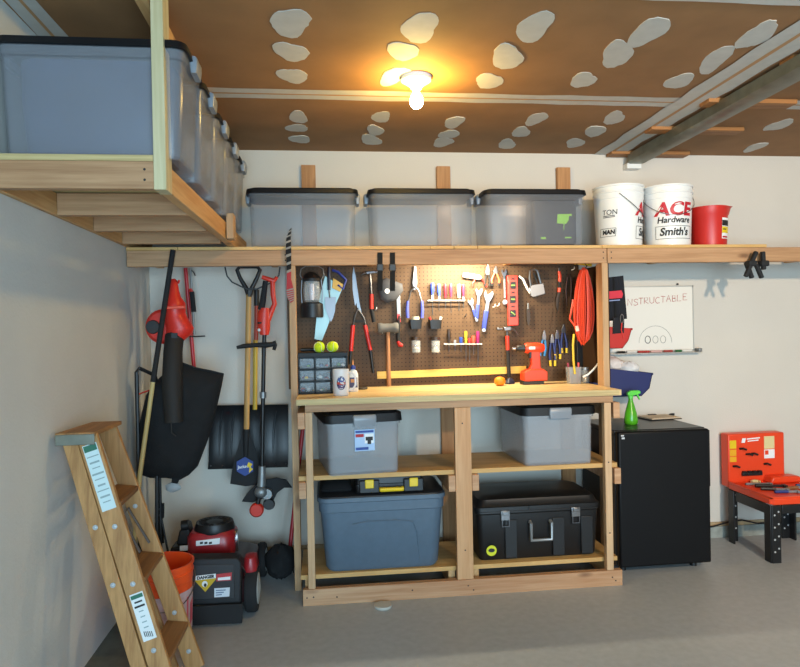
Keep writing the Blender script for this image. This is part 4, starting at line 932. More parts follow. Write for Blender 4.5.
# bins and cloths on the outer side of the post panel
RX = 1.7065
def side_bin(name, label, y0, y1, prof, m, loc):
    t = thing(name, label, 'bin', loc)
    q = MB(); k = .004
    q.slab([(x, y0, z) for x, z in prof], k); q.slab([(x, y1 - k, z) for x, z in prof], k)
    for (xa, za), (xb, zb_) in zip(prof, prof[1:]):
        if abs(za - zb_) < .001 and za > prof[0][1] - .001 and xa != xb and za > min(p[1] for p in prof) + .02: continue
        d = Vector((xb - xa, 0, zb_ - za)).normalized(); nrm = Vector((-d.z, 0, d.x)) * k
        q.slab([(xa, y0, za), (xb, y0, zb_), (xb + nrm.x, y0, zb_ + nrm.z), (xa + nrm.x, y0, za + nrm.z)], y1 - y0)
    q.build('shell', m, t)
    (xl, zl) = prof[-1]; MB().box(xl - .008, xl + .004, y0, y1, zl - .012, zl + .002).build('front_lip', m, t)
    MB().box(RX + .0002, RX + .006, y0 + .005, y1 - .005, prof[0][1], prof[0][1] + .02).build('hanger_lip', m, t)
    return t
side_bin('hanging_bin', 'red plastic bin hung on the outer side of the bench panel', -.12, .03, [(RX + .001, 1.475), (RX + .001, 1.324), (1.912, 1.324), (1.953, 1.375), (1.978, 1.452)], REDP, (1.83, -.05, 1.324))
side_bin('hanging_bin', 'navy blue plastic bin full of pale rags on the bench panel side', -.12, .07, [(RX + .001, 1.21), (RX + .001, 1.012), (2.035, 1.012), (2.09, 1.062), (2.113, 1.158)], mat('navy_plastic', '#16215a', .5), (1.88, -.03, 1.012))
RAG = mat('pale_rag', '#ddd0c8', .95, noise=.12, nscale=25)
def crumple(c, s, seed, m, n=8):
    rnd = random.Random(seed); rings = []
    for i in range(n + 1):
        ph = PI * i / n; rings.append([Vector((c[0] + s[0] * math.sin(ph) * math.cos(2 * PI * k / 18) * rnd.uniform(.8, 1.15), c[1] + s[1] * math.sin(ph) * math.sin(2 * PI * k / 18) * rnd.uniform(.8, 1.15), c[2] - s[2] * math.cos(ph) * rnd.uniform(.85, 1.1))) for k in range(18)])
    return MB().loft(rings)
o = crumple((0, 0, 0), (.095, .07, .055), 3, RAG).build('rag', RAG, local=True); o.location = (1.87, -.02, 1.215); tag(o, 'crumpled pinkish white rag heaped in the navy bin', 'rag')
o = crumple((0, 0, 0), (.065, .06, .05), 5, RAG).build('rag', mat('white_rag', '#e2e0de', .95, noise=.1, nscale=25), local=True); o.location = (1.985, -.055, 1.185); tag(o, 'white rag spilling over the lip of the navy bin', 'rag')
t = thing('hanging_cloth', 'black cloth with a red patch hanging beside the whiteboard', 'cloth', (1.80, -.33, 1.62))
CL = Px(-.33)
q = MB(); n = 9; top = [CL(603 + 2.5 * i, 278 - .3 * i, .006 * math.sin(i * 1.3)) for i in range(n)]; bot = [CL(602.5 + 3.0 * i, 322 - .4 * i, .010 * math.sin(i * 1.3)) for i in range(n)]
for a, b, a2, b2 in zip(top, top[1:], bot, bot[1:]): q.loft([[a, b, b + Vector((0, .006, 0)), a + Vector((0, .006, 0))], [a2, b2, b2 + Vector((0, .006, 0)), a2 + Vector((0, .006, 0))]])
bmesh.ops.remove_doubles(q.bm, verts=q.bm.verts, dist=.0005); q.build('cloth', mat('navy_black_cloth', '#15161d', .9), t)
MB().slab(CL.many([(602, 292), (620.5, 290.5), (622, 294), (621, 298), (602, 299.5)], -.014), .004).build('red_patch', mat('patch_red', '#c8283a', .7), t)
q = MB(); q.slab(CL.many([(606, 300.5), (619, 299.5), (619, 300.6), (606, 301.6)], -.014), .003); q.build('patch_trim', mat('patch_blue', '#7f8ab0', .7), t)
t = thing('strap', 'short black strap with a silver carabiner and red tag hanging over the red bin', 'strap', CL(614, 320, -.055))
MB().slab(CL.many([(609, 318), (620, 317), (619.5, 333), (608.5, 334)], -.06), .006).build('webbing', mat('navy_black_cloth', '#15161d', .9), t)
MB().tube([CL(617 + 1.6 * math.cos(2 * PI * i / 12), 319 + 4.5 * math.sin(2 * PI * i / 12), -.066) for i in range(12)], .0025, 6, closed=True).build('carabiner', CHROME, t)
MB().tube(CL.many([(617, 323), (616.5, 330), (618.5, 338)], -.066), .004, 6).build('red_tag', REDP, t)

# fridge with bottle and notepad
FX0, FX1, FY, FZ = 1.700, 2.272, -.49, .848
t = thing('mini_fridge', 'black mini fridge standing between the workbench and the toy workbench', 'fridge', (1.99, -.2, 0))
FB = mat('fridge_black', '#141416', .45, spec=.3); FD = mat('fridge_door_black', '#08080a', .5, spec=.25)
MB().box(FX0, FX1, FY + .055, .06, .035, FZ - .026).build('cabinet', mat('fridge_side', '#2c2a2a', .5), t, bevel=.006)
MB().box(FX0 - .002, FX1 + .002, FY + .052, .06, FZ - .026, FZ).build('top_panel', mat('fridge_top', '#1f2022', .35, spec=.4), t, bevel=.006)
MB().box(FX0, FX1, FY, FY + .048, .045, FZ - .002).build('door', FD, t, bevel=.012)
MB().box(FX1 - .012, FX1 + .004, FY + .005, FY + .04, .5, FZ - .01).build('door_grip', FB, t, bevel=.004)
q = MB(); q.box(FX0 + .018, FX0 + .036, FY - .0012, FY, FZ - .028, FZ - .020); q.box(FX0 + .022, FX0 + .040, FY - .0012, FY, FZ - .044, FZ - .034); q.build('door_badge', mat('badge_silver', '#c5c7c9', .4), t)
for x in (FX0 + .06, FX1 - .06):
    for y in (FY + .1, 0.0): MB().lathe([(.001, 0), (.02, 0), (.018, .035), (.001, .036)], 12, 0, (x, y, 0)).build('foot', BLK, t)
MB().slab([(FX0 - .0015, -.36, .10), (FX0 - .0015, -.33, .10), (FX0 - .0015, -.33, .21), (FX0 - .0015, -.36, .21)], (.0014, 0, 0)).build('side_label', WHITEP, t)
FZ += .0005
p = at(631, 424, Z=FZ)
t = thing('spray_bottle', 'green spray bottle standing on the black fridge', 'bottle', (p.x, p.y, FZ))
GRN = mat('green_bottle', '#4fa61f', .25); GRT = mat('green_trigger', '#5fcf4a', .4)
MB().lathe([(.001, 0), (.036, 0), (.041, .006), (.042, .03), (.036, .07), (.024, .115), (.014, .15), (.013, .165), (.001, .166)], 24).build('bottle', GRN, t, local=True)
MB().lathe([(.001, .163), (.016, .163), (.016, .18), (.001, .181)], 14).build('collar', GRT, t, local=True)
MB().slab([(-.02, -.011, .18), (.02, -.011, .18), (.062, -.011, .192), (.062, -.011, .206), (.05, -.011, .212), (.0, -.011, .212), (-.024, -.011, .198)], .022).build('spray_head', GRT, t, local=True, bevel=.003)
MB().slab([(.036, -.006, .188), (.046, -.006, .19), (.062, -.006, .155), (.056, -.006, .152)], .012).build('trigger', GRT, t, local=True)
p = at(657, 418, Z=FZ)
t = thing('notepad', 'pale notepad on a dark board lying on top of the fridge', 'notepad', (p.x + .01, p.y - .02, FZ), None, .12)
MB().box(-.125, .11, -.08, .09, 0, .006).build('board', DARKT, t, local=True, bevel=.002)
MB().box(-.11, .105, -.075, .08, .006, .013).build('paper_pad', mat('cream_paper', '#cbb79c', .8), t, local=True)
MB().box(-.03, .03, .078, .094, .006, .018).build('clip', BLK, t, local=True, bevel=.003)
t = thing('pen', 'dark pen lying behind the notepad on the fridge', 'pen', (p.x + .10, p.y + .12, FZ), None, -.35)
MB().tube([(-.06, 0, .007), (.05, 0, .007)], .007, 8).build('barrel', BLK, t, local=True); MB().tube([(.05, 0, .007), (.08, 0, .007)], .0078, 8).build('cap', BLKM, t, local=True)

# toy workbench
TX0, TX1, TY0, TY1, TZ = 2.69, 3.16, -.45, .04, .40
t = thing('toy_workbench', 'orange and black toy workbench standing against the back wall', 'toy workbench', (2.9, -.2, 0))
OR = mat('toy_orange', '#e5431b', .4)
MB().slab([(TX0, TY0 + .02, TZ - .045), (TX0 + .02, TY0, TZ - .045), (TX1, TY0, TZ - .045), (TX1, TY1 - .06, TZ - .045), (TX0, TY1 - .06, TZ - .045)], (0, 0, .04)).build('table_top', OR, t, bevel=.006)
q = MB(); q.box(TX0, TX1, TY0, TY0 + .012, TZ - .006, TZ + .004); q.box(TX0, TX0 + .012, TY0, TY1 - .06, TZ - .006, TZ + .006); q.build('raised_edge', OR, t, bevel=.002)
MB().slab([(TX1 - .22, -.10, TZ - .005), (TX1, -.10, TZ - .005), (TX1, -.10, TZ + .035), (TX1 - .04, -.10, TZ + .04), (TX1 - .2, -.10, TZ + .04)], .09).build('tray_block', OR, t, bevel=.01)
PX1 = 3.105
MB().box(TX0 + .005, PX1, TY1 - .055, TY1 + .03, TZ - .04, .722).build('back_panel', OR, t, bevel=.008)
ypn = TY1 - .0565
def pan(name, x0, x1, z0, z1, m, e=0.0): return MB().box(x0, x1, ypn - .001 - e, ypn + .002, z0, z1).build(name, m, t)
pan('yellow_sticker', 2.705, 2.752, .625, .68, YEL); pan('yellow_sticker', 2.705, 2.752, .575, .618, mat('amber', '#e6a81c', .5)); pan('yellow_sticker', 2.705, 2.752, .535, .57, mat('amber', '#e6a81c', .5))
pan('cream_sticker', 2.955, 3.03, .615, .70, mat('cream_sticker', '#dccb93', .6)); st = pan('white_sticker', 2.955, 3.03, .55, .61, WHITEP)
MB().box(2.96, 2.985, ypn - .002, ypn, .575, .604).build('sticker_print', OR, st)
MB().slab([(2.79, ypn - .0015, .662), (2.815, ypn - .0015, .662), (2.822, ypn - .0015, .692), (2.797, ypn - .0015, .692)], .002).build('white_square', WHITEP, t)
MB().slab([(2.83, ypn - .0015, .682), (2.925, ypn - .0015, .688), (2.925, ypn - .0015, .696), (2.83, ypn - .0015, .690)], .002).build('white_line', WHITEP, t)
MB().slab([(2.835, ypn - .0015, .668), (2.915, ypn - .0015, .673), (2.915, ypn - .0015, .680), (2.835, ypn - .0015, .675)], .002).build('white_line', WHITEP, t)
for x, z in ((2.79, .622), (2.835, .583), (2.872, .585), (2.965, .512), (2.74, .505)):
    MB().tube([(x - .012, ypn, z), (x, ypn - .02, z + .006), (x + .022, ypn - .022, z - .004)], .007, 8).build('tool_hook', BLK, t)
q = MB(); q.box(2.785, 2.93, ypn - .018, ypn, .44, .462); q.build('tool_ledge', BLK, t, bevel=.003)
for i in range(4): MB().box(2.79 + .037 * i, 2.815 + .037 * i, ypn - .018, ypn, .462, .472).build('ledge_tab', BLK, t)
for cx_, cy_, sx, sy in ((TX0 + .03, TY0 + .035, 1, 1), (TX0 + .03, TY1 - .09, 1, -1), (TX1 - .03, TY0 + .035, -1, 1), (TX1 - .06, TY1 - .09, -1, -1)):
    q = MB(); w_ = .06
    q.box(cx_ - .03, cx_ + .03, cy_ - .03 * sy - .006, cy_ - .03 * sy + .006, 0, TZ - .046); q.box(cx_ - .03 * sx - .006, cx_ - .03 * sx + .006, cy_ - .03, cy_ + .03, 0, TZ - .046)
    lg = q.build('leg', BLK, t, bevel=.003)
    for k in range(4):
        z = .07 + k * .075
        for dx in (-.012, .014):
            MB().lathe([(.001, -.0005), (.006, -.0005), (.006, .001), (.001, .001)], 10, 0, (cx_ + dx, cy_ - .03 * sy - .0066, z + (.02 if dx > 0 else 0)), 'y').build('peg_hole', mat('light_hole', '#a9aaa8', .6), lg)
q = MB(); q.box(TX0 + .002, TX0 + .014, TY0 + .07, TY1 - .13, .29, TZ - .047); q.build('side_apron', BLK, t, bevel=.003)
MB().box(TX0 + .07, TX1 - .07, TY0 + .002, TY0 + .014, .30, TZ - .047).build('front_apron', BLK, t, bevel=.003)
MB().box(TX0 + .29, TX0 + .42, TY0 - .001, TY0 + .002, TZ - .035, TZ - .012).build('cream_sticker', mat('cream_sticker', '#dccb93', .6), t)
def toy(name, label, x, y, L_, ang, hc, mc, r=.010):
    m_ = thing(name, label, 'toy tool', (x, y, TZ - .0045), 'toy tools on the toy workbench', ang)
    MB().tube([(0, 0, r), (L_ * .55, 0, r)], r, 8).build('handle', hc, m_, local=True)
    MB().bar((L_ * .55, 0, r), (L_, 0, r), r * 1.3, r * .9).build('head', mc, m_, local=True)
    MB().box(L_ * .9, L_ * 1.02, -r * 1.8, r * 1.8, r * .3, r * 1.6).build('tip', mc, m_, local=True)
BLT = mat('toy_blue', '#2c3f7a', .45); BRN = mat('toy_brown', '#8a5a34', .6); GRYT = mat('toy_grey', '#7a7d80', .45)
for a in (('toy_wrench', 'black toy wrench nearest the left edge of the orange table', 2.77, -.24, .16, -.35, BLK, GRYT), ('toy_screwdriver', 'blue handled toy screwdriver at the front of the orange table', 2.80, -.33, .15, -.12, BLT, GRYT),
          ('toy_saw', 'black toy saw behind the blue screwdriver', 2.78, -.17, .19, -.2, BLK, BLK, .012), ('toy_hammer', 'brown handled toy hammer in the middle of the orange table', 2.93, -.27, .14, .1, BRN, GRYT, .011),
          ('toy_pliers', 'dark blue toy pliers by the tray block', 3.03, -.22, .11, -.25, BLT, BLK, .012), ('toy_file', 'thin grey toy file lying against the back panel', 2.76, -.10, .17, -.1, GRYT, GRYT, .008), ('toy_block', 'cream toy block lying near the back panel', 2.83, -.06, .05, .1, mat('cream_sticker', '#dccb93', .6), mat('cream_sticker', '#dccb93', .6), .012)):
    toy(*a)
o = MB().tube([at(x, y, Y=YW - .04) - at(713, 527, Y=YW - .04) for x, y in ((690, 529), (713, 526.5), (728, 522), (742, 520), (758, 523.5), (775, 522), (790, 524))], .0055, 6).build('floor_cable', BLK, local=True)
o.location = at(713, 527, Y=YW - .04); tag(o, 'thin black cable along the wall base behind the toy workbench', 'cable')

# ------------------------------------------------------------------ step ladder
def along(a, b, z): k = (z - a.z) / (b.z - a.z); return a + (b - a) * k
nf = (at(88, 437, Y=-1.43), at(158, 660, Y=-1.54)); ff = (at(106, 424, Y=-1.15), at(193, 660, Y=-1.20))
nr = (at(69, 437, Y=-1.43), at(137, 660, Y=-1.54)); fr = (ff[0] + Vector((-.088, 0, 0)), ff[1] + Vector((-.10, 0, 0)))
ZINC = mat('zinc_bolt', '#b4b9bb', .45, .4)
t = thing('step_ladder', 'folded wooden step ladder leaning against the left wall', 'ladder', (-.6, -1.3, 0))
ZL = 1.072
for (a, b), w_, th in ((nf, .078, .024), (ff, .078, .024), (nr, .056, .022), (fr, .056, .022)):
    rl = MB().bar(along(a, b, ZL), along(a, b, 0.0), w_, th).build('side_rail', LADW, t, bevel=.003)
    sd = -1
    for z in (.94, .72, .60, .50, .25, .08):
        p = along(a, b, z); MB().lathe([(.001, -.005), (.006, -.004), (.007, -.002), (.010, -.0018), (.010, .004), (.001, .004)], 12, 0, (p.x, p.y - th / 2 - .001, p.z), 'y').build('bolt', ZINC, rl) if (w_ > .06 and z in (.72, .50, .25, .08)) or (w_ < .06 and z in (.72, .50)) else None
top = [along(*r, ZL) for r in (nf, ff, nr, fr)]
x0 = min(p.x for p in top) - .012; x1 = max(p.x for p in top) + .036
MB().slab([(x0, -1.455, ZL), (x1, -1.455, ZL), (x1 + .005, -1.12, ZL), (x0 + .03, -1.12, ZL)], (0, 0, .017)).build('top_step', wood('ladder_top', '#a97b4a', '#7c5730', 'y', knots=False), t, bevel=.003)
MB().box(x0 + .002, x0 + .15, -1.459, -1.455, ZL - .032, ZL + .010).box(x0 + .002, x0 + .006, -1.455, -1.40, ZL - .025, ZL + .010).build('hinge_plate', GALV, t, bevel=.002)
for z, py in ((.80, 0), (.505, 0), (.20, 0)):
    a, b = along(*nf, z), along(*ff, z); ya, yb_ = a.y + .013, b.y - .013
    MB().slab([(a.x - .05, ya, z), (a.x + .042, ya, z - .012), (b.x + .042, yb_, z - .012), (b.x - .05, yb_, z)], (0, 0, .020)).build('tread', LADT, t, bevel=.002)
for z in (.93, .86):
    a, b = along(*nr, z), along(*fr, z); MB().bar((a.x, a.y + .012, z), (b.x, b.y - .012, z), .05, .018, 0, (0, 0, 1)).build('rear_brace', mat('copper_wood', '#a9693c', .5, noise=.2, nscale=20), t)
a, b = along(*ff, .70), along(*ff, .50)
MB().tube([(b.x - .015, b.y - .018, .56), (a.x - .035, a.y - .018, .715), (a.x - .035, a.y - .10, .70), (b.x - .03, b.y - .11, .55)], .008, 6, flat=.6).build('spreader', STEEL, t)
# stickers on the near front rail
def sticker(name, z0, z1, w_, m, e=0.0):
    a, b = along(*nf, z0), along(*nf, z1); q = MB(); q.bar((a.x, a.y - .0125 - e, a.z), (b.x, b.y - .0125 - e, b.z), w_, .0012, 0); return q.build(name, m, t)
PALEL = mat('pale_sticker', '#c9dcdc', .6); DKG = mat('sticker_green', '#2c6a55', .6); PR = mat('fine_print_grey', '#8fa3a3', .7)
s1 = sticker('safety_sticker', 1.04, .785, .056, PALEL); sticker('sticker_header', 1.037, 1.013, .05, DKG, .0012)
for i in range(9): z = .995 - i * .022; sticker('print_line', z, z - .004 - .003 * (i % 2), .046 - .008 * (i % 3), PR, .0012)
sticker('rating_sticker', .465, .29, .052, mat('white_sticker', '#dfe3e2', .6)); sticker('sticker_header', .46, .446, .046, DKG, .0012); sticker('print_line', .436, .430, .03, DARKT, .0012); sticker('print_line', .42, .413, .04, DARKT, .0012)
for i in range(4): z = .40 - i * .02; sticker('print_line', z, z - .004, .018, PR, .0012)
for i in range(5):
    a = along(*nf, .322); b = along(*nf, .302); x = -.014 + i * .007; MB().bar((a.x + x, a.y - .0138, a.z), (b.x + x, b.y - .0138, b.z), .003, .001).build('barcode_bar', DARKT, t)

# orange bucket between ladder and mower
ob = bucket('bucket', 'orange plastic bucket on the floor between the ladder and the lawn mower', (-.795, -.925, 0.0125), 0.4, .147, .372, mat('bucket_orange', '#f2521b', .4))
W2 = wrapx(.147 * .89 + .001, .143, .287, .45)
q = MB(); n = 14
for i in range(n):
    xa, xb = -.16 + .32 * i / n, -.16 + .32 * (i + 1) / n
    q.face([q.bm.verts.new(W2(*p)) for p in ((xa, .05), (xb, .05), (xb, .25), (xa, .25))])
lbp = q.build('paper_label', mat('pinkish_label', '#c9a7a6', .7, noise=.1, nscale=30), ob, local=True)
q = MB(); q.text('BUCKET', .06, lambda x, y: W2(y + .02, x + .15) + Vector((0, 0, 0)) + Vector((math.sin(.45 + (y + .02) / .135) * .0012, -math.cos(.45 + (y + .02) / .135) * .0012, 0)), 0, bold=.002) if False else None
for x0_, x1_, z0, z1 in ((.0, .05, .08, .22), (.065, .10, .07, .2)):
    q.face([q.bm.verts.new(W2(*p) + Vector((math.sin(.45 + p[0] / .135) * .0012, -math.cos(.45 + p[0] / .135) * .0012, 0))) for p in ((x0_, z0), (x1_, z0 + .02), (x1_, z1), (x0_, z1 - .02))])
q.build('label_print', mat('label_pink', '#cf5560', .7), lbp, local=True)

# ------------------------------------------------------------------ lawn mower
t = thing('lawn_mower', 'red and black lawn mower parked with its rear flap facing out', 'lawn mower', (-.6, -.45, 0))
MRED = mat('mower_red', '#9c1f25', .35); GM = mat('mower_dark', '#1d1d1f', .5)
MB().rbox([(.18, .30, .05, .075), (.19, .31, .06, .12), (.18, .30, .06, .19), (.13, .24, .06, .225)], 0, (-.595, -.40, 0)).build('deck', mat('deck_dark_red', '#3a1517', .4), t)
M1 = Px(-.76)
MB().slab(M1.many([(178, 566), (184, 559), (237, 558), (241, 563), (241, 607), (180, 608)]), .09).build('rear_door', GM, t, bevel=.008)
MB().slab(M1.many([(185, 565), (234, 564), (235, 598), (186, 600)], -.004), .006).build('door_panel', mat('mower_panel', '#2c2c2e', .5), t, bevel=.004)
MB().slab(Px(-.80).many([(182, 607), (243, 604), (242, 623.5), (190, 626)]), .012).build('trailing_flap', BLKR, t, bevel=.003)
lb_ = MB().slab(M1.many([(195.5, 576), (216, 573.5), (216, 579), (205.5, 591.5), (195.5, 581)], -.0055), .001).build('danger_sticker', mat('sticker_amber', '#c9a61f', .6), t)
MB().slab(M1.many([(195.6, 575.6), (216, 573.2), (216, 577.6), (195.6, 580)], -.0065), .0012).build('sticker_header', WHITEP, lb_)
a_, b_ = M1(205.8, 576.8, -.0078), 0.00
MB().text('DANGER', .021, lambda x, y: a_ + Vector((x, 0, y + x * .06)), 0, bold=.0012).build('lettering', DARKT, lb_, smooth=0)
q = MB(); q.lathe([(.001, 0), (.014, 0), (.014, .001), (.001, .001)], 18, 0, M1(205, 583.5, -.0075), 'y', 1, 1.1).lathe([(.001, 0), (.007, 0), (.007, .001), (.001, .001)], 12, 1, M1(205.5, 584.5, -.0085), 'y', 1, 1.3); q.build('pictogram', [WHITEP, DARKT], lb_)
ws = MB().slab(M1.many([(216.5, 574), (232, 572), (231.5, 580), (216.5, 581)], -.0055), .001).build('warning_sticker', mat('sticker_red', '#b7383c', .6), t)
MB().slab(M1.many([(218, 577.4), (230.6, 576), (230.4, 579.2), (218, 580)], -.0065), .001).build('sticker_band', WHITEP, ws)
w2 = MB().slab(M1.many([(214.5, 588), (230, 587), (229.5, 596), (214.5, 597)], -.0055), .001).build('serial_sticker', mat('sticker_white', '#cfd6dc', .6), t)
for k in range(3): MB().slab(M1.many([(216, 589.6 + 2.3 * k), (226 - 2 * k, 589 + 2.3 * k), (226 - 2 * k, 590 + 2.3 * k), (216, 590.6 + 2.3 * k)], -.0062), .0008).build('print_line', mat('print_blue_grey', '#66788f', .6), w2)
E1 = Px(-.44)
def epx(px, py): p = E1(px, py); return p.x, p.z
xc, zc = epx(212, 541); zt_ = E1(212, 531).z; zb_ = E1(212, 553).z
MB().rbox([(.125, .11, .05, zb_), (.128, .115, .06, zb_ + .02), (.128, .115, .06, zt_ - .02), (.11, .10, .06, zt_ + .005), (.06, .06, .05, zt_ + .012)], 0, (xc, -.40, 0)).build('engine_shroud', MRED, t)
MB().lathe([(.001, zb_ - .05), (.11, zb_ - .05), (.11, zb_), (.001, zb_)], 24, 0, (xc, -.40, 0)).build('engine_block', GM, t)
ex, ez = epx(213, 533); zt2 = E1(213, 523).z
MB().lathe([(.001, zt_ - .01), (.105, zt_ - .01), (.112, zt_ + .008), (.10, zt_ + .045), (.07, zt2 - .004), (.03, zt2 + .002), (.001, zt2 + .002)], 28, 0, (xc + .01, -.40, 0)).build('recoil_cover', BLK, t)
q = MB()
for k in range(18):
    a = 2 * PI * k / 18; q.tube([(xc + .01 + .045 * math.cos(a), -.40 + .045 * math.sin(a), zt2 - .002), (xc + .01 + .085 * math.cos(a), -.40 + .085 * math.sin(a), zt_ + .045)], .004, 5)
q.build('cooling_fins', GM, t)
E2 = Px(-.517)
sk = MB().slab(E2.many([(196, 541), (220, 538), (219.5, 544), (196, 546)], -.001), .003).build('engine_sticker', WHITEP, t)
for x in (200, 204.5, 209): MB().slab(E2.many([(x, 542), (x + 3, 541.6), (x + 3, 543.6), (x, 544.2)], -.002), .001).build('print_mark', DARKT, sk)
MB().tube(E1.many([(181, 527), (188, 526)], .02), [.03, .03], 12).build('fuel_cap', BLK, t)
MB().slab(E1.many([(176, 545), (179, 532), (183, 525), (188, 525), (190, 534), (193, 546)], -.0), .10).build('air_filter', BLK, t, bevel=.008)
MB().slab(E1.many([(170, 556), (172, 546), (194, 545), (196, 558)], -.03), .13).build('carburettor_cover', BLK, t, bevel=.008)
MB().slab(E1.many([(181, 544), (192, 543.4), (192, 548.6), (181, 549)], -.032), .002).build('engine_sticker', WHITEP, t)
MB().slab(E1.many([(226, 545), (234, 544), (235, 553), (227, 553.5)], 0), .08).build('muffler', STEEL, t, bevel=.004)
g_ = MB(); mc = E1(236, 542, .03); g_.lathe([(.05, -.008), (.062, -.008), (.062, .008), (.05, .008)], 20, 0, mc, 'x', .45, 1.0)
for k in range(6): g_.box(mc.x - .004, mc.x + .004, mc.y - .022, mc.y + .022, mc.z - .05 + k * .018, mc.z - .045 + k * .018)
g_.build('muffler_guard', CHROME, t)
def wheel(x, y, R, w_):
    wm = MB().lathe([(R * .66, -w_ / 2), (R * .93, -w_ / 2), (R, -w_ / 2 + .012), (R, w_ / 2 - .012), (R * .93, w_ / 2), (R * .66, w_ / 2)], 30, 0, (x, y, R), 'x').build('wheel', BLKR, t)
    MB().lathe([(.001, -w_ / 2 + .006), (R * .67, -w_ / 2 + .004), (R * .67, w_ / 2 + .002), (.02, w_ / 2 + .012), (.001, w_ / 2 + .012)], 24, 0, (x, y, R), 'x').build('hub', mat('hub_white', '#b9bab5', .5), wm)
wheel(-.405, -.63, .118, .062); wheel(-.80, -.63, .118, .062); wheel(-.40, -.13, .10, .05); wheel(-.79, -.13, .10, .05)
MB().rbox([(.032, .06, .02, .20), (.036, .07, .03, .24), (.03, .055, .03, .29), (.012, .02, .01, .30)], 0, (-.41, -.62, 0)).build('fender', MRED, t)
MB().tube([(-.43, -.66, .20), (-.44, -.72, .26), (-.47, -.74, .30)], .006, 6).build('height_lever', STEEL, t)
o = crumple((0, 0, 0), (.095, .10, .098), 12, BLKF).build('black_bag', BLKF, local=True); o.location = (-.285, -.215, .112); tag(o, 'slumped black bag on the floor behind the mower wheel', 'bag')

# ------------------------------------------------------------------ tools hung or leaning at the left of the back wall
# leaf blower with collection bag
B1 = Px(-.36)
t = thing('leaf_blower', 'red leaf blower with a large black collection bag hanging under the shelf', 'leaf blower', B1(175, 320))
BR = mat('blower_red', '#cf2a1e', .42)
q = MB(); q.loft([[B1(cx_ + w_ * math.cos(2 * PI * k / 16), y_, dpt * math.sin(2 * PI * k / 16)) for k in range(16)] for cx_, w_, y_, dpt in ((173, 2.5, 279, .012), (173.5, 4, 281, .02), (174, 5, 290, .03), (174, 7, 297, .045), (175, 10.5, 303, .06), (175, 11, 309, .065), (175.5, 10, 313, .06), (176, 12, 318, .065), (180, 14, 328, .065), (179, 13, 334, .06), (176, 9, 340, .05), (174, 5, 344, .04))])
q.build('motor_housing', BR, t)
MB().lathe([(.001, -.055), (.08, -.05), (.098, -.03), (.098, .03), (.08, .05), (.001, .055)], 28, 0, B1(163.5, 326.5, .03), 'y').build('fan_housing', BR, t)
MB().lathe([(.001, 0), (.035, 0), (.04, .01), (.001, .012)], 18, 0, B1(154, 327, -.03), 'y').build('air_inlet', BLK, t)
MB().slab(B1.many([(165, 307), (187, 306), (187.5, 309), (165, 310)], -.075), .03).build('ridge', mat('blower_ridge', '#e0513a', .4), t, bevel=.004)
MB().tube(B1.many([(174, 279), (177, 284), (179, 283), (179.5, 280)], -.01), .006, 6).build('hook', BR, t)
MB().slab(B1.many([(174, 333), (180, 333), (180, 338), (174, 338)], -.07), .02).build('switch', BLK, t)
MB().tube([B1(175, 336, -.01), B1(175, 352, -.05), B1(176, 380, -.09), B1(178, 420, -.10)], [.052, .052, .056, .050], 14).build('nozzle_tube', mat('tube_brown_black', '#1e1a17', .75), t)
q = MB(); q.pillow(B1.many([(156, 381), (168, 370), (183, 363), (197, 368), (212, 371), (224, 374), (222, 385), (216, 412), (208, 440), (198, 466), (189, 475), (180, 480), (166, 478), (150, 478), (138, 474), (136, 455), (140, 420), (146, 395)], .0), .17)
bag = q.build('collection_bag', BLKF, t)
MB().tube(B1.many([(183, 363), (197, 368), (212, 371), (224, 374)], -.02), .006, 6).build('bag_zipper', BLKM, bag)
MB().tube([B1(174, 390, -.10), B1(176, 430, -.105), B1(180, 433, -.105)], .004, 6).build('bag_seam', mat('seam_brown', '#2e2924', .8), bag)
MB().slab(B1.many([(174, 470), (181, 472), (178, 483), (172, 482)], -.02), .03).build('bag_strap', BLKF, bag)
# broom
a = at(173, 250, Y=-.425); b = at(153, 382, Y=-.47); c = at(140, 474, Y=-.52); e = Vector((-1.055, -.56, .013))
t = thing('wooden_pole', 'long pale wooden pole with black grip leaning on the shelf beam', 'pole', (e.x, e.y, 0))
MB().tube([a, b], .0145, 10).build('grip', BLKR, t); MB().tube([b + (b - c) * .01, c, e], .0125, 10).build('shaft', wood('pale_pole', '#c9b37a', '#b39a60', 'z', knots=False), t)
# red pole with grey rod
P5 = Px(-.02)
t = thing('pole_pruner', 'red pole with a grey rod and black foam grip hanging behind the blower', 'pole tool', P5(189, 300))
MB().tube(P5.many([(185.5, 268), (189, 310), (194, 368), (200, 440)]), .012, 10).build('pole', mat('pole_red', '#b4202a', .35), t)
MB().tube(P5.many([(191, 268), (193, 300), (195, 335)], -.02), .007, 8).build('rod', GREYM, t)
MB().tube(P5.many([(192.5, 292), (194.5, 312)], -.02), .015, 10).build('foam_grip', BLKR, t); MB().tube(P5.many([(191, 289), (192.5, 293)], -.02), .012, 8).build('collar', REDP, t)
MB().tube(P5.many([(189, 336), (196, 336.5), (206, 336)], -.03), .005, 6).build('cross_wire', STEEL, t)
MB().tube(P5.many([(191, 270), (194, 272), (196, 276)], -.02), .004, 6).build('cord_end', BLK, t)
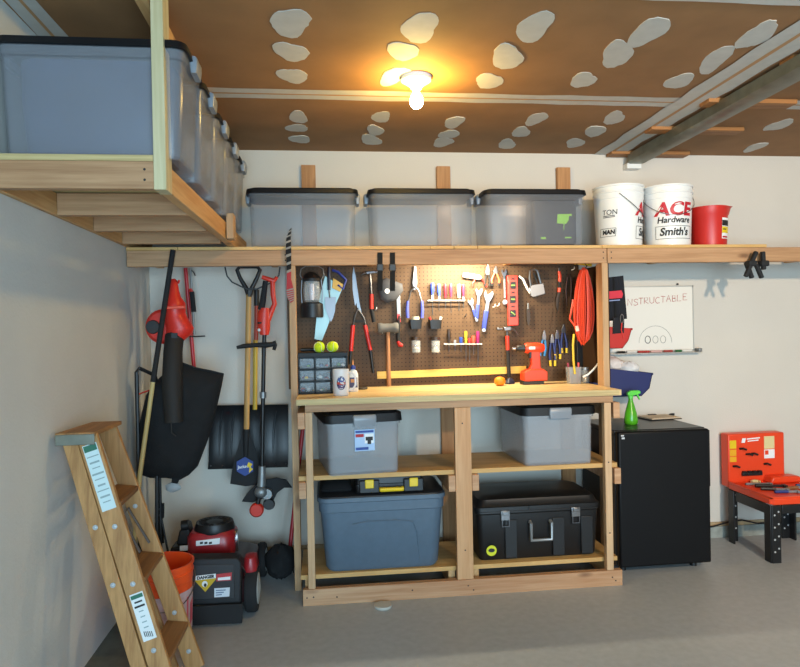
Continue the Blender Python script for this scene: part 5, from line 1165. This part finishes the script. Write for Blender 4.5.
# folded cart frame against the left wall
P6 = Px(-.455)
t = thing('folding_cart', 'black tubular folding cart frame standing in the corner by the left wall', 'cart', (-1.02, -.5, 0.013))
g0 = P6(136.5, 372); g1 = P6(139, 497); lo = g0 + (g1 - g0) * ((g0.z - .02) / (g0.z - g1.z))
MB().tube([lo, g0, P6(139, 368), P6(152, 376, .06), P6(153, 384, .08)], .011, 8).build('frame_tube', BLK, t)
MB().tube([P6(153, 384, .08), Vector((lo.x + .07, -.40, .02))], .010, 8).build('frame_tube', BLK, t)
MB().tube([P6(139, 394), P6(150, 390, .06)], .004, 6).build('elastic_cord', REDP, t)
MB().tube([lo, Vector((lo.x + .07, -.40, .02))], .010, 8).build('foot_bar', BLK, t)
# folded tripod stand
P7 = Px(-.24)
t = thing('tripod_stand', 'thin black folded tripod stand under the blower bag', 'stand', (P7(160, 540).x, -.24, 0.013))
f = P7(161, 545); zf = .014
for x0_, x1_, x2_, dy in ((156.5, 159, 160, 0), (158.5, 160, 161.5, .02), (160.5, 161, 163, -.02)):
    pb = P7(x1_, 512, dy); MB().tube([P7(x0_, 440, dy), pb, P7(x2_, 545, dy * 2)], .0065, 8).build('leg', BLK, t)
MB().tube([P7(161, 516), P7(170, 549, -.05)], .006, 8).build('leg', BLK, t)
MB().tube([P7(161, 545), (f.x + .004, -.24, zf)], .007, 8).build('foot', BLKR, t)
MB().rbox([(.020, .02, .006, P7(160, 518).z), (.022, .022, .006, P7(160, 504).z)], 0, (P7(160, 510).x, -.24, 0)).build('clamp_collar', BLKM, t)
MB().tube(P7.many([(160, 508), (160.5, 508)], -.024), .006, 8).build('knob', STEEL, t); MB().tube(P7.many([(160, 514), (160.5, 514)], -.024), .006, 8).build('knob', STEEL, t)
o = crumple((0, 0, 0), (.045, .02, .03), 21, WHITE).build('plastic_bag', clear('crinkled_plastic', '#cdd3d6', .6, .3), local=True); o.location = at(173, 487, Y=-.2); tag(o, 'scrap of clear crinkled plastic sticking out below the blower bag', 'plastic bag')
# shovel
P8 = Px(-.10)
t = thing('shovel', 'shovel with black D handle, pale wooden shaft and a black blade with a blue sticker', 'shovel', P8(248, 300))
MB().tube(P8.many([(249, 296), (246, 288), (240, 278), (237, 270), (240, 266.5), (257, 266.5), (260, 270), (257, 278), (252, 288), (250, 295)]), [.016, .014, .012, .012, .013, .013, .012, .012, .014, .015], 10).build('d_handle', BLK, t)
MB().tube(P8.many([(249, 288), (249, 297)]), [.019, .017], 10).build('socket', BLK, t)
MB().tube(P8.many([(248.8, 292), (246.4, 431)]), .0165, 12).build('shaft', wood('ash_shaft', '#c59a5c', '#a87d42', 'z', knots=False), t)
MB().tube(P8.many([(246.5, 429), (246, 442), (246, 456)]), [.020, .020, .014], 12).build('blade_socket', BLKM, t)
q = MB(); rg = []
for dy in (0, .004): rg.append([P8(x, y, dy - .02 * max(0, 1 - abs(x - 246) / 17) ** .5 + .01) for x, y in ((240, 440), (243, 434), (249, 434), (253, 440), (257, 454), (261, 472), (262, 484), (246, 486), (230, 484), (232, 470), (236, 454))])
q.loft(rg); q.build('blade', BLKM, t)
hx = [P8(245.5 + 9.5 * math.cos(PI / 6 + PI / 3 * k), 465.5 + 9.5 * math.sin(PI / 6 + PI / 3 * k), -.030) for k in range(6)]
stk = MB().slab(hx, .002).build('hexagon_sticker', mat('sticker_navy', '#1d3f8c', .5), t)
p0 = P8(245, 465.5, -.0315); MB().text('Jackson', .026, lambda x, y: p0 + Vector((x, 0, y + x * .08)), 0, bold=.0006).build('lettering', WHITEP, stk, smooth=0)
MB().slab(P8.many([(249, 461), (253, 463), (251, 466), (253.5, 468), (249.5, 472), (250, 467), (247.5, 465)], -.0322), .001).build('yellow_mark', YEL, stk)
# snow shovel
P9 = Px(.03)
t = thing('snow_shovel', 'wide black ribbed snow shovel hanging on the back wall', 'snow shovel', P9(250, 400))
cols = [(208 + 80 * i / 14) for i in range(15)]; q = MB()
rows = [(405, 0.0), (409, .018), (425, .035), (445, .035), (460, .02), (468, -.01)]
grid = [[P9(x + (1.2 if y < 430 else 0) * 0, y - (2.2 if y > 440 else 1.0) * (x - 248) / 80 * 1.0, dy - .006 * (1 if 0 < i < 14 and i % 3 == 1 and 406 < y < 465 else 0)) for i, x in enumerate(cols)] for y, dy in rows]
gv = [[q.bm.verts.new(p) for p in r] for r in grid]; gb = [[q.bm.verts.new(p + Vector((0, .006, 0))) for p in r] for r in grid]
for A in (gv, gb):
    for r in range(len(rows) - 1):
        for i in range(14): q.face([A[r][i], A[r][i + 1], A[r + 1][i + 1], A[r + 1][i]])
edge = [(0, i) for i in range(15)] + [(r, 14) for r in range(1, 6)] + [(5, i) for i in range(13, -1, -1)] + [(r, 0) for r in range(4, 0, -1)]
for (r, i), (r2, i2) in zip(edge, edge[1:] + edge[:1]): q.face([gv[r][i], gv[r2][i2], gb[r2][i2], gb[r][i]])
q.build('scoop', mat('scoop_black', '#16191c', .38), t)
for x in (221, 233, 262, 275): MB().tube([P9(x + 1.5, 411, .0), P9(x - 1, 425, .018), P9(x - 2, 440, .02), P9(x - 2, 456, .008)], [.003, .006, .006, .003], 6).build('rib', mat('scoop_rib', '#22262a', .35), t)
for x in (211, 223, 236, 249, 262, 275, 286): MB().ball(P9(x, 464.5 - (x - 248) * .027, -.006), .005, 8).build('edge_rivet', STEEL, t)
MB().tube(P9.many([(257, 305), (256.6, 340)], -.03), .013, 10).build('shaft_top', mat('shaft_orange_red', '#b8452c', .4), t); MB().tube(P9.many([(256, 340), (255.6, 395), (255.4, 409)], -.03), .014, 10).build('shaft', mat('shaft_yellow', '#caa93a', .45), t)
MB().tube(P9.many([(257, 290), (257, 306)], -.03), .016, 10).build('shaft_cap', BLK, t)
# string trimmer
P10 = Px(-.19)
t = thing('string_trimmer', 'red and black string trimmer hanging head down beside the tall post', 'string trimmer', P10(266, 300))
TR = mat('trimmer_red', '#d63421', .42)
MB().tube(P10.many([(262, 277), (268, 279), (274, 281), (277, 277)]), [.012, .014, .016, .010], 10).build('top_guard', TR, t)
MB().tube(P10.many([(272.5, 280), (273, 295), (274.5, 304), (271, 312), (268, 320)]), [.014, .015, .014, .016, .018], 10).build('rear_handle', TR, t)
MB().tube(P10.many([(265.5, 281), (263, 300), (261, 310)]), [.015, .018, .020], 10).build('black_grip', BLKR, t)
q = MB(); q.loft([[P10(cx_ + w_ * math.cos(2 * PI * k / 14), y_, .03 * math.sin(2 * PI * k / 14)) for k in range(14)] for cx_, w_, y_ in ((265, 4.5, 308), (264, 6.5, 313), (263.5, 6.8, 322), (264, 6, 330), (264.5, 4.2, 335))]); q.build('motor_body', TR, t)
MB().tube(P10.many([(260, 322), (260, 324)], -.03), .012, 8).build('switch', BLK, t); MB().ball(P10(259.5, 330, -.022), .010, 10).build('button', WHITE, t)
MB().tube(P10.many([(264.5, 333), (264, 345), (263, 395), (262, 470)]), .0125, 10).build('shaft', BLK, t)
MB().tube(P10.many([(263, 392), (263, 398)]), .020, 10).build('shaft_collar', GREYM, t)
MB().tube(P10.many([(237, 347.5), (244, 346), (256, 345), (266, 345), (275, 344)], -.01), [.010, .014, .014, .018, .014], 10).build('auxiliary_handle', BLKM, t)
MB().tube(P10.many([(274, 341), (275.5, 345), (274, 350)], -.01), .011, 8).build('handle_end', BLKM, t)
MB().tube(P10.many([(262, 466), (262, 474), (261.5, 486)]), [.021, .023, .026], 12).build('gear_neck', GREYM, t)
MB().ball(P10(261, 492), .036, 16, 0, 1.1, .9, 1.0).build('gear_head', GREYM, t)
MB().lathe([(.001, -.02), (.03, -.02), (.034, 0), (.03, .02), (.001, .02)], 18, 0, P10(267, 494, .01), 'y').build('motor_cap', GREYM, t)
q = MB(); ot = [(241, 503), (246, 495), (254, 487), (264, 481), (276, 479), (286, 481), (292, 489), (284, 489), (277, 494), (273, 502), (262, 500), (252, 504)]
q.loft([P10.many(ot, .03), P10.many(ot, .045)]); q.build('guard', BLKM, t, bevel=.002)
MB().tube(P10.many([(259, 497), (258, 504)], -.02), .014, 10).build('spool_shaft', BLK, t)
MB().lathe([(.001, -.018), (.034, -.018), (.042, -.008), (.042, .012), (.001, .014)], 22, 0, P10(257, 509, -.02), 'y').build('spool_cap', TR, t)
MB().lathe([(.001, -.018), (.03, -.018), (.036, 0), (.001, .014)], 20, 0, P10(269, 504, .0), 'y').build('edge_wheel', BLK, t)
# hanging loop
o = MB().tube([at(x, y, Y=-.16) - at(225, 268, Y=-.16) for x, y in ((225, 267), (227, 276), (232, 282), (240, 286), (247, 289), (257, 289), (266, 285), (275, 281), (279, 275), (280, 267))], .0045, 6).build('hanging_cable', BLK, local=True)
o.location = at(225, 268, Y=-.16); tag(o, 'black cable looped under the shelf beam behind the shovel and trimmer', 'cable')
# striped strap over the beam
P11 = Px(-.425)
t = thing('striped_strap', 'black, white and red striped strap hanging over the beam at the tall post', 'strap', P11(289, 270))
q = MB(); pts = [(290.5, 229, 1.2), (288.5, 238, 2.2), (288.5, 250, 2.8), (289, 265, 2.3), (289, 280, 2.2), (290, 290, 3.6), (290.5, 296, 3.4), (292, 302, 1.6)]
for i in range(40):
    k = i / 40 * (len(pts) - 1); j = int(k); f_ = k - j; k2 = min((i + 1) / 40 * (len(pts) - 1), len(pts) - 1.001); j2 = int(k2); f2 = k2 - j2
    L0 = [pts[j][m] + (pts[j + 1][m] - pts[j][m]) * f_ for m in range(3)]; L1 = [pts[j2][m] + (pts[j2 + 1][m] - pts[j2][m]) * f2 for m in range(3)]
    mi = (i % 3) if i < 20 else (3 if i < 28 else (i % 2) * 2 + 1)
    A = [P11(L0[0] - L0[2], L0[1] + 1), P11(L0[0] + L0[2], L0[1] - 1), P11(L1[0] + L1[2], L1[1] - 1), P11(L1[0] - L1[2], L1[1] + 1)]
    q.loft([A, [p + Vector((0, -.008, 0)) for p in A]], mi)
bmesh.ops.remove_doubles(q.bm, verts=q.bm.verts, dist=.0003)
q.build('strap', [BLKF, mat('strap_white', '#8a847c', .8), BLKF, mat('strap_red', '#a3262c', .7)], t)
# red handled rake leaning behind the bench
a, b = at(304, 418, Y=.04), at(288, 566, Y=-.10)
t = thing('rake', 'red handled rake leaning on the wall behind the tall post of the bench', 'rake', (b.x, b.y, 0))
a2 = a + (a - b) * .12; MB().tube([a2, b], .0125, 10).build('handle', mat('pole_red', '#b4202a', .35), t)
MB().bar((b.x - .06, b.y, .055), (b.x + .06, b.y, .055), .05, .02).build('head', BLKM, t, bevel=.004)
for k in range(6): MB().tube([(b.x - .055 + k * .022, b.y, .04), (b.x - .055 + k * .022, b.y - .02, .003)], .004, 5).build('tine', BLKM, t)

# screw heads in the lumber
def screws(root_name, pts):
    r = bpy.data.objects[root_name]
    for x, y, z in pts: MB().lathe([(.001, -.0012), (.0035, -.001), (.0045, 0), (.0045, .002), (.001, .002)], 8, 0, (x, y, z), 'y').build('screw', DARKT, r)
screws('overhead_rack', [(-.585, RF, RZ + .065), (-.585, RF, RZ + .03)])
screws('lumber_shelf', [(1.67, -.40, ZB + .065), (1.67, -.40, ZB + .03), (1.72, -.40, ZB + .065), (1.72, -.40, ZB + .03), (-.21, -.40, ZB + .06), (-.21, -.40, ZB + .03)])
screws('workbench', [(-.12, -.624, .045), (-.085, -.624, .047), (.04, -.624, .04), (.45, -.624, .05), (.76, -.624, .055), (.79, -.624, .03), (1.59, -.624, .05), (1.61, -.624, .03), (.745, -.62, .95), (.748, -.62, .25), (1.582, -.62, .3), (1.582, -.62, .7)])
